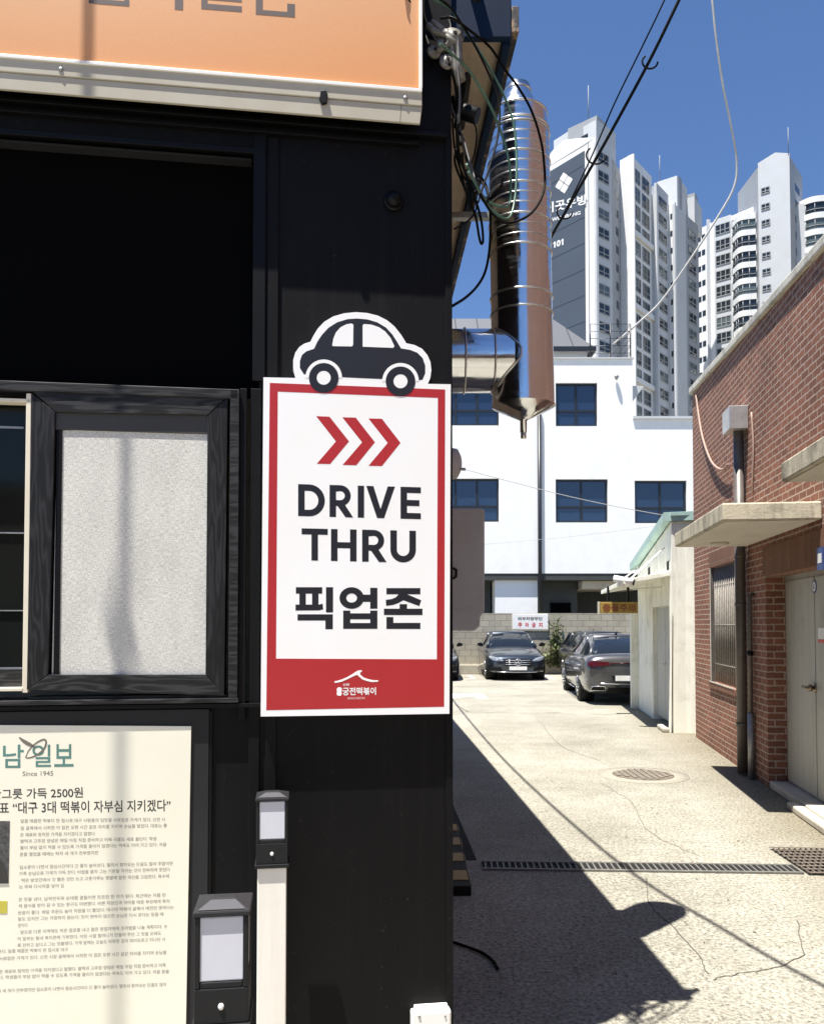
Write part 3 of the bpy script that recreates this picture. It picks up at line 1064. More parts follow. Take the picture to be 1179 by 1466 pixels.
mb.build('photo_figure', 'ink', nb)
mb = MB()
fprism(mb, [zn(*p) for p in ((-160, 890), (34, 888), (33, 947), (-160, 950))], NO + .001, .001)
mb.build('yellow_box', 'yellow_ink', nb)

# small fittings on the wall
dm = thing('dome_fitting', fp(563, 289, 0), 'small round black dome fitting high on the corner column', 'fitting')
MB().lathe(fp(563, 289, 0), [(.036, .001), (.036, .012), (.030, .016)], 24, NF).build('ring', 'black_metal', dm)
MB().lathe(fp(563, 289, 0), [(.028, .014), (.026, .026), (.019, .036), (.008, .041), (.001, .042)], 24, NF).build('dome', 'black_metal', dm)
ob_ = thing('outlet_box', fp(617, 1470, 0), 'small white outlet box low on the corner column of the black wall', 'outlet')
mb = MB()
fquad(mb, 589, 1449, 646, 1500, .001, .045)
mb.build('box_cover', 'white_trim', ob_, bevel=.008)
mb = MB()
fquad(mb, 594, 1443.5, 642, 1450, .001, .04)
mb.build('hinge_cap', 'white_trim', ob_, bevel=.004)
mb = MB().lathe(fp(600, 1456, .045), [(.005, 0), (.004, .003)], 10, NF)
mb.lathe(fp(637, 1455, .045), [(.004, 0), (.003, .003)], 10, NF)
mb.build('screw', 'galv', ob_)

# pair of post lamps
KW, KH = .88, 1.0
def post_lamp(x, y, z, label):
    r = thing('post_lamp', (x, y, 0), label, 'post lamp', 'cream posts with black cap lamps')
    zz = z
    hw = .057
    def done(mb, name, m, par, bevel=0.):
        for v in mb.v:
            u_, w_ = (v.x - x) * KW, (v.y - y) * KW
            v.x = x + u_ * TF.x - w_ * TF.y
            v.y = y + u_ * TF.y + w_ * TF.x
            if v.z > zz:
                v.z = zz + (v.z - zz) * KH
        return mb.build(name, m, par, bevel=bevel)
    mb = MB().box(x - .052, x + .052, y - .052, y + .052, 0, zz - .001)
    done(mb, 'post', 'post_cream', r, .003)
    mb = MB().box(x - .062, x + .062, y - .062, y + .062, zz, zz + .012)
    mb.box(x - hw, x + hw, y - hw, y + hw, zz + .0125, zz + .078)
    for sx in (-1, 1):
        for sy in (-1, 1):
            mb.box(x + sx * .051 - .006, x + sx * .051 + .006, y + sy * .051 - .006, y + sy * .051 + .006, zz + .0785, zz + .212)
    for sx in (-1, 1):
        mb.box(x + sx * .050 - .006, x + sx * .050 + .006, y - .044, y + .044, zz + .0785, zz + .090)
        mb.box(x - .044, x + .044, y + sx * .050 - .006, y + sx * .050 + .006, zz + .0785, zz + .090)
    done(mb, 'lamp_case', 'lamp_body', r, .002)
    mb = MB().box(x - .0535, x + .0535, y - .0535, y + .0535, zz + .0905, zz + .2115)
    done(mb, 'lens', 'lamp_lens', r, .003)
    mb = MB()
    b = [(x - .0605, y - .0605), (x + .0605, y - .0605), (x + .0605, y + .0605), (x - .0605, y + .0605)]
    mb.plan(b, zz + .2125, zz + .222)
    tq = [(x - .022, y - .012), (x + .022, y - .012), (x + .022, y + .012), (x - .022, y + .012)]
    mb.hexa([(*p, zz + .2225) for p in b], [(*p, zz + .236) for p in tq])
    cp = done(mb, 'cap', 'charcoal', r, .002)
    mb = MB().hexa([(x - .05, y - .056, zz + .2255), (x + .05, y - .056, zz + .2255), (x + .05, y - .055, zz + .2255), (x - .05, y - .055, zz + .2255)],
                   [(x - .026, y - .022, zz + .2345), (x + .026, y - .022, zz + .2345), (x + .026, y - .021, zz + .2345), (x - .026, y - .021, zz + .2345)])
    done(mb, 'solar_panel', 'solar_cell', cp)
    mb = MB().lathe((x, y - hw, zz + .045), [(.0065, 0), (.006, .003), (.002, .005)], 12, (0, -1, 0))
    done(mb, 'screw', 'white_trim', r)
    return r
p = at(386, 1148, 2.66)
l2 = post_lamp(p.x, 2.66 + .055, p.z - .2125 * KH, 'farther black cap lamp on a cream post against the black wall')
p = at(311, 1314, 1.57)
l1 = post_lamp(p.x, 1.57 + .055, p.z - .2125 * KH, 'nearer and larger black cap lamp standing in front of the newspaper board')

# striped guard and kerb along the foot of the alley wall
hg = thing('corner_guard', (.2, 5.6, 0), 'yellow and black striped wall guard in the shade at the foot of the alley wall', 'corner guard')
ya, yb = 5.2, 6.85
gx = lambda y: .37
mb = MB().prism([(gx(ya) - .2, ya, 0.001), (gx(ya), ya, 0.001), (gx(yb), yb, 0.001), (gx(yb) - .2, yb, 0.001)], (0, 0, .06))
mb.build('kerb_block', 'black_matte', hg, bevel=.006)
k = 0
y = ya + .02
while y < yb - .3:
    mb = MB()
    mb.prism([(gx(y), y, .012), (gx(y + .2), y + .2, .012), (gx(y + .3), y + .3, .055), (gx(y + .1), y + .1, .055)], (.004, 0, 0))
    mb.prism([(gx(y + .1) - .01, y + .1, .065), (gx(y + .3) - .01, y + .3, .065), (gx(y + .3) - .19, y + .3, .065), (gx(y + .1) - .19, y + .1, .065)], (0, 0, -.004))
    mb.build('yellow_stripe', 'yellow', hg)
    y += .42
a0, a1 = ground(682, 1232), ground(646, 1148)
mb = MB()
mb.prism([(a0.x - .10, a0.y, .003), (a0.x, a0.y, .003), (a1.x, a1.y, .003), (a1.x - .07, a1.y, .003)], (0, 0, .003))
struct('wall_gap', mb, 'drain_dark')

# drain channel across the yard
dg = thing('drain_grate', (1.4, 5.8, 0), 'long narrow grated drain channel crossing the concrete yard', 'drain')
yl, yr = 5.72, 5.60
L0, L1 = Vector((.49, 5.835)), Vector((2.66, 5.74))
d = (L1 - L0).normalized()
n = Vector((-d.y, d.x))
mb = MB()
q = [L0 - n * .075, L1 - n * .075, L1 + n * .075, L0 + n * .075]
mb.plan([(p.x, p.y) for p in q], .002, .005)
mb.build('channel', 'drain_dark', dg)
mb = MB()
for sgn in (-1, 1):
    c_ = [L0 + n * (sgn * .088 - .012), L1 + n * (sgn * .088 - .012), L1 + n * (sgn * .088 + .012), L0 + n * (sgn * .088 + .012)]
    mb.plan([(p.x, p.y) for p in c_], .002, .014)
mb.build('rim_bar', 'grate', dg)
mb = MB()
k = .02
Ln = (L1 - L0).length
while k < Ln:
    a = L0 + d * k
    c_ = [a - n * .076, a + d * .011 - n * .076, a + d * .011 + n * .076, a + n * .076]
    mb.plan([(p.x, p.y) for p in c_], .0055, .012)
    k += .042
mb.build('cross_bar', 'grate', dg)
gr = thing('drain_cover', (2.9, 5.8, 0), 'square rusty mesh drain cover at the right-hand end of the grated channel', 'drain cover')
mb = MB().plan([(2.68, 5.62), (3.32, 5.58), (3.34, 6.22), (2.70, 6.26)], .002, .006)
mb.build('pit', 'drain_dark', gr)
mb = MB()
for k in range(17):
    x = 2.69 + .04 * k
    mb.plan([(x, 5.62), (x + .008, 5.62), (x + .028, 6.25), (x + .02, 6.25)], .0065, .016)
for k in range(9):
    y = 5.62 + .078 * k
    mb.plan([(2.685, y), (3.32, y - .03), (3.32, y - .012), (2.685, y + .018)], .0165, .02)
mb.build('mesh_bar', 'iron', gr)
mh = thing('manhole_cover', ground(920, 1110), 'round rusty iron manhole cover set in the sunny concrete', 'manhole')
c_ = ground(920, 1110)
MB().lathe(c_, [(.50, .001), (.50, .003), (.345, .0035)], 48, capb=False).build('collar', 'collar', mh)
MB().lathe(c_, [(.335, .0036), (.335, .008), (.315, .010)], 48).build('rim', 'iron', mh)
mb = MB()
for i in range(-4, 5):
    for j in range(-4, 5):
        if i * i + j * j < 18:
            mb.box(c_.x + i * .072 - .024, c_.x + i * .072 + .024, c_.y + j * .072 - .024, c_.y + j * .072 + .024, .0102, .022)
mb.build('tread', 'tread', mh)
lit = MB()
rl_ = random.Random(12)
for k in range(170):
    if k < 110:
        y = rl_.uniform(5.5, 12.3)
        x = 2.413 + .148 * y - abs(rl_.gauss(.05, .16)) - .03
    else:
        x, y = rl_.uniform(.7, 2.6), rl_.uniform(3.6, 9)
    a_ = rl_.uniform(0, 6.28)
    s_ = rl_.uniform(.006, .02)
    dx_, dy_ = math.cos(a_) * s_, math.sin(a_) * s_
    lit.face([(x, y, .005), (x + dx_ - dy_ * .4, y + dy_ + dx_ * .4, .009), (x + dx_ * 1.9, y + dy_ * 1.9, .006), (x + dx_ + dy_ * .4, y + dy_ - dx_ * .4, .008)])
tag(lit.build('leaf_litter', 'bark', fixn=False), 'tiny dry leaves and grit scattered on the concrete yard', 'litter', kind='stuff')
mk = MB()
mk.face([(p.x, p.y, .004) for p in (ground(640, 1000), ground(640, 993), ground(692, 994), ground(699, 1001), ground(684, 1001), ground(678, 997))])
for x0, x1 in ((672, 682), (786, 798)):
    a, b = ground((x0 + x1) / 2, 972), ground(x0 + 2, 961)
    mk.face([(a.x - .06, a.y, .004), (a.x + .06, a.y, .004), (a.x + .06, 27.2, .004), (a.x - .06, 27.2, .004)])
struct('parking_line', mk, 'road_white')
gc = MB().tube([p + Vector((0, 0, .012)) for p in smooth_path([ground(*q) for q in ((640, 1350), (665, 1358), (690, 1368), (706, 1380), (712, 1391))], 6)], .008, 6)
tag(gc.build('ground_cable', 'cable_black'), 'short black cable lying on the shaded concrete beside the black wall', 'cable')

# ================================================================ things on the alley side of the restaurant
# stainless exhaust duct
DX, DY = at(748.5, 500, 4.1).x, 4.1
DR = 44.5 * 4.1 / FPX
zc = at(748, 581, 4.1).z
du = thing('exhaust_duct', (DX, DY, 0), 'shiny stainless exhaust duct hanging beside the black wall with a cone at its foot', 'exhaust duct')
ztop = at(750, 190, 4.1).z
mb = MB()
n = 26
prof = []
for k in range(n + 1):
    f = k / n
    prof.append((DR * (1 - .02 * f), zc + (ztop - zc) * f))
i0 = len(mb.v)
mb.lathe((DX, DY, 0), prof, 64, capb=False, capt=False)
for v in mb.v:                                   # hangs slightly out of plumb
    v.x -= (v.z - zc) * .014
mb.build('vertical_pipe', 'duct', du)
lean = lambda z: DX - (z - zc) * .014
mb = MB()
zn2, zn3 = at(750, 167, 4.1).z, at(750, 124, 4.1).z
mb.lathe((lean(ztop), DY, 0), [(DR * .95, ztop + .001), (DR * .93, zn2)], 48, capb=False, capt=False)
mb.lathe((lean(ztop) - .005, DY, 0), [(DR * .78, zn2), (DR * .42, zn3 - .03), (DR * .42, zn3)], 48, capb=False)
mb.build('top_cap', 'duct', du)
def hoop(z, r_, t_):
    ring = [(lean(z) + r_ * math.cos(a), DY + r_ * math.sin(a), z) for a in [2 * math.pi * k / 48 for k in range(48)]]
    MB().tube(ring, t_, 6, closed=True).build('seam_ring', 'steel', du)
for py in (196, 237, 281, 324, 366, 428, 452):
    hoop(at(748, py, 4.1).z, DR + .002, .0036)
for py in (210, 223, 251, 266, 295, 309, 338, 352):
    hoop(at(748, py, 4.1).z, DR + .0008, .0018)
hoop(ztop + .001, DR * .98, .006)
hoop(zn2, DR * .93, .006)
hoop(zn3 - .03, DR * .43, .005)
mb = MB().lathe((DX, DY, 0), [(.017, zc - .135), (.017, zc - .075), (.03, zc - .068), (DR + .004, zc - .004), (DR + .004, zc)], 48, capt=False)
cone = mb.build('cone', 'duct', du)
mb = MB().lathe((DX, DY, 0), [(.014, zc - .165), (.014, zc - .13)], 20)
mb.build('drain_nipple', 'steel', cone)
zb = at(700, 517, 4.1).z
BR = 45 * 4.1 / FPX
mb = MB()
mb.lathe((-.12, DY, zb), [(BR, 0), (BR * .995, .2), (BR, .4), (BR, DX + .12 - .06)], 56, (1, 0, 0), capb=False, capt=False)
mb.build('branch_pipe', 'duct', du)
for px in (664, 705):
    x = at(px, 517, DY).x
    ring = [(x, DY + (BR + .003) * math.cos(a), zb + (BR + .003) * math.sin(a)) for a in [2 * math.pi * k / 48 for k in range(48)]]
    MB().tube(ring, .0055, 6, closed=True).build('branch_ring', 'steel', du)
mb = MB()
# saddle seam where the branch meets the upright
sad = []
for k in range(60):
    a = 2 * math.pi * k / 60
    yy, zz = BR * math.cos(a), BR * math.sin(a)
    sad.append((DX - math.sqrt(max(0, (DR + .003) ** 2 - min(abs(yy), DR) ** 2)), DY + yy, zb + zz))
mb.tube(sad, .006, 6, closed=True)
mb.build('branch_collar', 'steel', du)
mb = MB()
for py in (300, 470):
    z = at(748, py, 4.1).z
    mb.box(.0, DX - DR * .9, DY + .05, DY + .09, z - .015, z + .015)
mb.build('wall_bracket', 'galv', du)

# grey cabinet and round lamp on the side wall
def rbox(mb, x0, x1, y0, y1, z0, z1):
    return mb.box(x0, x1, y0, y1, z0, z1)
Y = 5.0
a, b = at(693.5, 727, Y), at(693.5, 876, Y)
c_ = at(687, 903, Y)
gu = thing('wall_cabinet', (.3, Y, b.z), 'grey-brown metal cabinet with rounded corners jutting from the alley wall', 'cabinet')
mb = MB()
mb.prism([(-.1, Y, a.z), (a.x - .01, Y, a.z), (a.x, Y, a.z - .02), (b.x, Y, b.z), (c_.x, Y, b.z - .03), (c_.x, Y, c_.z + .03), (c_.x - .03, Y, c_.z), (-.1, Y, c_.z)], (0, .26, 0))
mb.build('case', 'grey_unit', gu, bevel=.012)
mb = MB().prism([(.0, Y - .004, a.z - .04), (a.x - .06, Y - .004, a.z - .04), (a.x - .06, Y - .004, b.z + .02), (.0, Y - .004, b.z + .02)], (0, .01, 0))
mb.build('door', 'grey_unit', gu, bevel=.003)
p = at(650, 821, Y)
MB().tube([(p.x - .005, Y - .005, p.z + .03), (p.x + .01, Y - .03, p.z + .02), (p.x + .01, Y - .03, p.z - .02), (p.x - .005, Y - .005, p.z - .03)], .008, 6).build('handle', 'black_metal', gu)
Y = 4.9
p = at(655, 664, Y)
rl = thing('wall_bell', (p.x, Y, p.z), 'small round grey bell on the alley wall just past the DRIVE THRU board', 'bell')
ax = Vector((.90, -.35, -.08)).normalized()
MB().lathe(Vector((p.x - .03, Y, p.z)), [(.02, -.05), (.085, -.02), (.093, .0), (.090, .02), (.06, .038), (.01, .044)], 28, ax).build('housing', 'grey_unit', rl)
MB().tube([Vector((p.x, Y, p.z - .03)), Vector((p.x + .045, Y - .01, p.z - .035))], .009, 8).build('striker', 'grey_unit', rl)
MB().box(p.x - .16, p.x - .07, Y - .03, Y + .03, p.z - .03, p.z + .03).build('bracket', 'black_metal', rl)

# cable clamp with white insulators
k3 = lambda X, Y_: (600 + X / 5.2375, Y_ / 5.2375)
def cp(X, Y_, d=2.93):
    return at(*k3(X, Y_), d)
ins = thing('insulator_bracket', cp(200, 300), 'cluster of dirty white insulators and clamps holding cables beside the signboard end', 'insulator')
for (X, Y_, r_, ax) in ((110, 385, .026, (.3, -1, .1)), (212, 462, .030, (.15, -1, .15)), (262, 268, .036, (.25, -1, .3)), (175, 335, .022, (.4, -1, .2))):
    c_ = cp(X, Y_)
    mb = MB().lathe(c_, [(r_ * .8, -.008), (r_, -.004), (r_, .004), (r_ * .75, .007), (r_ * .4, .008), (r_ * .35, .012)], 20, ax)
    o = mb.build('insulator', 'porcelain', ins)
    MB().lathe(c_ + Vector(ax).normalized() * .0125, [(r_ * .2, 0), (r_ * .2, .004)], 10, ax).build('bolt', 'black_metal', o)
mb = MB()
mb.tube([cp(60, 190), cp(120, 240), cp(200, 260), cp(290, 300), cp(300, 470), cp(320, 600)], .014, 8)
mb.tube([cp(90, 160), cp(170, 210), cp(240, 330), cp(270, 520), cp(300, 620)], .010, 8)
mb.tube([cp(200, 230), cp(230, 330), cp(130, 380)], .012, 8)
mb.tube([cp(20, 300, 2.97), cp(160, 330, 2.95), cp(300, 330, 2.97)], .008, 8)
mb.build('clamp_arm', 'porcelain', ins)
c_ = cp(375, 855, 3.05)
cam_o = thing('eave_camera', c_, 'small dark camera tucked under the eave behind the cable loops', 'camera')
MB().tube([c_ - Vector((.055, .0, -.02)), c_ + Vector((.03, -.02, -.02))], .030, 14).build('body', 'black_metal', cam_o, bevel=.003)
MB().tube([c_ + Vector((-.04, .02, .03)), c_ + Vector((-.06, .06, .10))], .012, 8).build('bracket', 'black_metal', cam_o)

# hanging cables
z2 = lambda X, Y_: (560 + X / 3.665, Y_ / 3.665)
def hang(name, pts, ds, r, m, label, f=z2, group='loose cables looped beside the restaurant corner'):
    P = []
    for i, (X, Y_) in enumerate(pts):
        d_ = ds[0] + (ds[1] - ds[0]) * math.sin(math.pi * i / (len(pts) - 1)) if len(ds) == 2 else ds[i]
        P.append(at(*f(X, Y_), d_))
    o = MB().tube(smooth_path(P, 7), r, 7).build(name, m)
    return tag(o, label, 'cable', group)
hang('cable', [(140, -60), (230, 0), (310, 45), (380, 150), (500, 330), (590, 500), (640, 650), (657, 850), (645, 1060), (605, 1148), (510, 1080), (440, 960), (405, 900)], (2.74, 3.02), .0046, 'cable_green', 'pale green cable in the widest green loop, starting above the insulators')
hang('cable', [(255, 228), (320, 285), (400, 360), (500, 520), (570, 680), (618, 850), (625, 1020), (600, 1085), (500, 1050), (430, 940), (395, 860)], (2.80, 3.02), .0046, 'cable_green', 'pale green cable starting at the insulators and looping inside the wider one')
hang('cable', [(260, 95), (320, 95), (420, 165), (520, 250), (600, 370), (660, 450), (730, 570), (780, 720), (800, 850), (800, 1000), (730, 1120), (610, 1170), (530, 1120), (460, 1010)], (2.76, 3.15), .0048, 'cable_black', 'black cable in the big loop that swings out across the shiny duct')
hang('cable', [(60, -60), (110, 40), (175, 170), (200, 290), (260, 430), (330, 600), (375, 720), (420, 880), (470, 1030), (490, 1060)], (2.83, 3.0), .0045, 'cable_grey', 'grey cable hanging straight down past the end of the orange signboard')
hang('cable', [(340, 780), (335, 860), (390, 1000), (440, 1130), (460, 1240), (472, 1278), (481, 1255), (470, 1150), (430, 1010), (380, 880), (370, 800)], (2.95, 3.05), .0048, 'cable_black', 'black cable in the narrow drooping loop lowest beside the wall corner')
hang('cable', [(430, 900), (490, 960), (515, 1080), (520, 1200), (512, 1330), (490, 1430), (450, 1500), (390, 1560), (320, 1605)], (3.05, 3.35), .0055, 'cable_black', 'black cable curving down across the blue sky and back to the wall corner')
hang('cable', [(400, 610), (440, 660), (446, 740), (425, 840), (390, 900)], (3.0, 3.05), .003, 'cable_black', 'thin dark cable hanging from the small camera under the eave')
hang('cable', [(350, 640), (355, 800), (395, 930), (425, 1060), (440, 1000)], (2.92, 2.98), .0048, 'cable_black', 'black cable bunched against the edge of the black wall')
hang('cable', [(365, 690), (390, 830), (430, 930), (470, 1010), (500, 1055)], (2.95, 3.02), .0045, 'cable_grey', 'short grey cable in the bunch behind the cable loops')
hang('cable', [(170, -40), (170, 60), (200, 150), (255, 220), (310, 150), (300, 90), (345, 110), (372, 185), (345, 320), (360, 480), (355, 640)], (2.9, 2.94), .004, 'cable_grey', 'grey cable winding round the insulators beside the signboard')
hang('cable', [(75, -40), (140, 100), (170, 160), (200, 240)], (2.84, 2.88), .0045, 'cable_black', 'black cable reaching the insulators from above the signboard')

hang('cable', [(200, -30), (290, 20), (360, 110), (470, 300), (560, 520), (560, 700), (520, 860), (480, 980), (455, 1060)], (2.74, 2.98), .004, 'cable_black', 'thin black cable falling inside the green loops over the blue eave edge')
hang('cable', [(320, 620), (330, 760), (360, 880), (400, 960), (450, 1010), (510, 1040), (560, 1010), (590, 930)], (2.96, 3.2), .0042, 'cable_black', 'black cable curling up at its end in front of the duct')
hang('cable', [(345, 560), (342, 700), (350, 820), (372, 930), (400, 1040), (415, 1100), (408, 1040), (392, 950)], (2.95, 3.0), .0042, 'cable_black', 'black cable doubled back on itself beside the wall corner')
hang('cable', [(120, -50), (165, 60), (178, 200), (225, 340), (300, 520), (350, 660), (385, 800), (440, 920), (500, 990), (505, 1060)], (2.86, 3.02), .0042, 'cable_black', 'black cable running down past the insulators to the bunch below')
hang('cable', [(300, 330), (330, 420), (345, 520), (352, 640), (366, 760)], (2.92, 2.96), .0055, 'cable_black', 'thick black cable dropping straight from the insulators')
hang('cable', [(330, 1200), (370, 1180), (410, 1150), (440, 1110), (450, 1060)], (3.1, 3.2), .0035, 'cable_black', 'thin black cable slanting over the pale soffit strip')

# overhead wires
def wire(name, P, r, m, label, sag=0, n=10, group=None):
    return tag(MB().tube(smooth_path(P, n), r, 7).build(name, m), label, 'wire', group)
f0 = lambda x, y: (x, y)
thick = [at(735, 434, 42), at(790, 336, 38), at(835, 258, 36), at(880, 178, 34.5), at(930, 85, 33.2), at(975, -8, 32.4), at(1075, -220, 31.6)]
wire('overhead_wire', thick, .068, 'cable_black', 'thick black overhead wire rising from behind the duct to the top of the sky')
thin = [at(800, 318, 37.5), at(818, 283, 36.8), at(848, 220, 35.5), at(880, 146, 34.2), at(918, 68, 33.2), at(955, -10, 32.5), at(1030, -180, 31.8)]
wire('overhead_wire', thin, .034, 'cable_black', 'thin black overhead wire running close above the thick one')
lash = MB()
for (px, py, rr, d_) in ((853, 222, 14, 35.3), (808, 303, 11, 37.2), (930, 88, 11, 33.2)):
    ring = [at(px + rr * math.cos(a), py + rr * .9 * math.sin(a), d_) for a in [math.pi * (k / 14) for k in range(0, 19)]]
    lash.tube(ring, .04, 6)
tag(lash.build('wire_loop', 'cable_black'), 'black lashing loops round the thick overhead wire', 'wire loop')
grey = [at(x, y, d_) for x, y, d_ in ((1000, -160, 32), (1018, -8, 32.2), (1024, 50, 32.3), (1034, 120, 32.5), (1046, 180, 32.7), (1054, 230, 32.9), (1050, 268, 33), (1026, 312, 33.2), (985, 375, 33.5), (945, 432, 33.8), (910, 465, 34), (876, 494, 34.2))]
wire('overhead_wire', grey, .044, 'cable_pale_grey', 'pale grey overhead wire sagging from the sky down to the white building roof')
shw = [(-.46, 19, 6.1), (-.38, 15.9, 6.0), (-.25, 11.5, 5.95), (-.11, 8.1, 5.97), (.14, 4.8, 6.0), (.42, 3.4, 6.0), (.66, 2.6, 6.0), (1.2, 1.4, 6.1), (2.4, -1.5, 6.5)]
wire('overhead_wire', shw, .016, 'cable_black', 'black overhead wire along the alley above the restaurant roof')
drop = []
sh = Vector((SD.x, SD.y, 0)).normalized()
c_ = fp(190, 800, 0)
for k in range(9):
    drop.append(Vector((c_.x, c_.y, 0)) + sh * (k * .22 + .05) + Vector((0, 0, 5.35 + .12 * k)))
wire('overhead_wire', drop + [drop[-1] + sh * 6 + Vector((0, 0, 1.4))], .012, 'cable_black', 'black service wire dropping to the top of the restaurant front')
zz = fp(180, 950, 0).z
q = None
for a, b in zip(drop, drop[1:]):
    for k in range(20):
        w_ = a.lerp(b, k / 20)
        if q is None or abs((w_ - SD * ((w_ - c_).dot(NF) / SD.dot(NF))).z - zz) < abs((q - SD * ((q - c_).dot(NF) / SD.dot(NF))).z - zz):
            q = w_
cl = MB().prism([q + TF * x_ + Vector((0, 0, z_)) + NF * .006 for x_, z_ in ((0, .13), (-.012, .08), (-.034, .03), (-.046, -.02), (-.042, -.06), (-.02, -.09), (0, -.10), (.02, -.09), (.042, -.06), (.046, -.02), (.034, .03), (.012, .08))], -NF * .02)
tag(cl.build('wire_clamp', 'rubber'), 'dark clamp on the service wire in front of the restaurant', 'clamp')

# ================================================================ brick building on the right
BX = lambda y: 2.413 + .148 * y                      # its alley face
BD = Vector((.148, 1, 0)).normalized()
BN = Vector((-1, .148, 0)).normalized()              # outward, to the alley
B0 = Vector((2.413, 0, 0))
def bp(px, py, off=0.):
    return hit(px, py, B0 + BN * off, BN)
def bw(y, z, off=0.):
    return Vector((BX(y), y, z)) + BN * off
def bbox(mb, y0, y1, z0, z1, o0, o1):
    return mb.prism([bw(y0, z0, o1), bw(y1, z0, o1), bw(y1, z1, o1), bw(y0, z1, o1)], -BN * (o1 - o0))
bb = thing('brick_building', (BX(6) + 1, 6, 0), 'red brick building lining the right side of the alley', 'building')
yE = 12.4
yS = -3.0
ztopb = 4.72
ztop_at = lambda y: 4.80 + .070 * (y - 6.87)
dy1, dy0 = bp(1098, 1000).y, 5.95                     # door recess
dzt = bp(1110, 822).z
wy1, wy0 = bp(1017, 900).y, bp(1052, 900).y
wzt, wzb = bp(1034, 808).z, bp(1034, 981).z
mb = MB()
bbox(mb, wy1, yE, 0, ztopb, -.25, 0)
bbox(mb, wy0, wy1, 0, wzb, -.25, 0)
bbox(mb, wy0, wy1, wzt, ztopb, -.25, 0)
bbox(mb, dy1, wy0, 0, ztopb, -.25, 0)
bbox(mb, dy0, dy1, dzt, ztopb, -.25, 0)
bbox(mb, yS, dy0, 0, ztopb, -.25, 0)
e0, e1 = bw(yE, 0, -.25), bw(yE, 0, -4)
mb.plan([e0, e1, e1 - BD * .25, e0 - BD * .25], 0, ztopb)
wall = mb.build('wall', 'brick', bb)
mb = MB()
bbox(mb, dy0 - .1, dy1 + .08, dzt + .005, dzt + .30, .0, .008)
mb.build('door_lintel', 'soldier', bb)
mb = MB()
bbox(mb, wy0 - .05, wy1 + .05, wzt + .005, wzt + .20, .0, .006)
mb.build('window_lintel', 'soldier', bb)
mb = MB()
bbox(mb, wy0 - .05, wy1 + .05, wzb - .075, wzb - .005, .0, .025)
mb.build('window_sill', 'soldier', bb)
mb = MB()
yk = 5.7
mb.prism([bw(yk, ztopb + .0005), bw(yE, ztopb + .0005), bw(yE, ztop_at(yE)), bw(yk, ztop_at(yk))], -BN * .25)
mb.build('parapet', 'brick', bb)
mb = MB()
mb.prism([bw(yk, ztop_at(yk) + .001, .045), bw(yE + .05, ztop_at(yE) + .001, .045), bw(yE + .05, ztop_at(yE) + .095, .045), bw(yk, ztop_at(yk) + .095, .045)], -BN * .33)
mb.build('parapet_cap', 'cap_stone', bb, bevel=.015)
mb = MB()
r0 = bw(yS, 0, -.3)
r1 = bw(yE, 0, -.3)
mb.plan([r0, r1, r1 - BN * 4, r0 - BN * 4], ztopb - .4, ztopb - .3)
mb.build('roof', 'step', bb)
# taller brick wing nearer the street
mb = MB()
bbox(mb, yS, 5.3, ztopb + .001, 6.3, -.28, .0)
mb.build('upper_storey', 'brick', bb)
# door in its recess
mb = MB()
bbox(mb, dy0, dy1 - .002, .085, dzt - .002, -.24, -.19)
ym = bp(1158, 990, -.19).y
door = mb.build('door', 'door_metal', bb)
mb = MB()
ylock = bp(1168, 985, -.19).y
for a, b in ((dy1 - .02, dy1 - .08), (dy1 - .08, ylock + .015)):
    bbox(mb, min(a, b), max(a, b) - .012, .10, dzt - .06, -.189, -.186 if a == dy1 - .02 else -.178)
bbox(mb, dy0 + .05, ylock - .01, .10, dzt - .06, -.189, -.178)
mb.build('door_leaf', 'door_metal', door, bevel=.003)
hp = bp(1165, 985, -.17)
mb = MB().lathe(hp - BN * .01, [(.045, 0), (.042, .012), (.03, .016)], 20, BN)
mb.tube([hp, hp + BN * .055, hp + BN * .06 + BD * .13], .015, 8)
mb.lathe(hp + BN * .02, [(.03, 0), (.034, .02), (.024, .04)], 16, BN)
mb.build('handle', 'brass', door)
hp = bp(1165, 840, -.175)
mb = MB().lathe(hp, [(.062, -.003), (.062, .002)], 28, BN)
mb.build('sticker', 'sticker_blue', door)
mb = MB().lathe(hp, [(.045, .0022), (.045, .003)], 28, BN)
for a in (-.015, .015):
    pass
mb.build('sticker_face', 'plate_white', door)
mb = MB()
for (u, v_, w_, h_) in ((-.012, .006, .02, .014), (.004, -.018, .016, .03), (-.02, -.02, .014, .012)):
    c_ = hp + BD * u + Vector((0, 0, v_)) + BN * .0046
    mb.prism([c_, c_ + BD * w_, c_ + BD * w_ + Vector((0, 0, h_)), c_ + Vector((0, 0, h_))], -BN * .001)
mb.build('sticker_mark', 'sticker_blue', door)
a = bp(1169, 899, -.176)
mb = MB()
bbox(mb, a.y - .22, a.y, a.z - .10, a.z, -.18, -.1755)
mb.build('notice', 'plate_white', door)
mb = MB()
bbox(mb, a.y - .22, a.y, a.z - .135, a.z - .105, -.18, -.1755)
mb.build('notice_strip', 'red_ink', door)
a = bp(1171, 785, 0)
mb = MB()
bbox(mb, a.y - .16, a.y, a.z - .19, a.z, .010, .016)
pl = mb.build('address_plate', 'sticker_blue', bb)
mb = MB()
bbox(mb, a.y - .12, a.y - .03, a.z - .13, a.z - .05, .0162, .018)
mb.build('plate_mark', 'plate_white', pl)
mb = MB()
bbox(mb, dy0 - .1, dy1 - .003, .001, .08, -.24, -.005)
bbox(mb, dy0 - .1, dy1 - .95, .001, .065, -.004, .10)
mb.build('step', 'step', bb, bevel=.015)
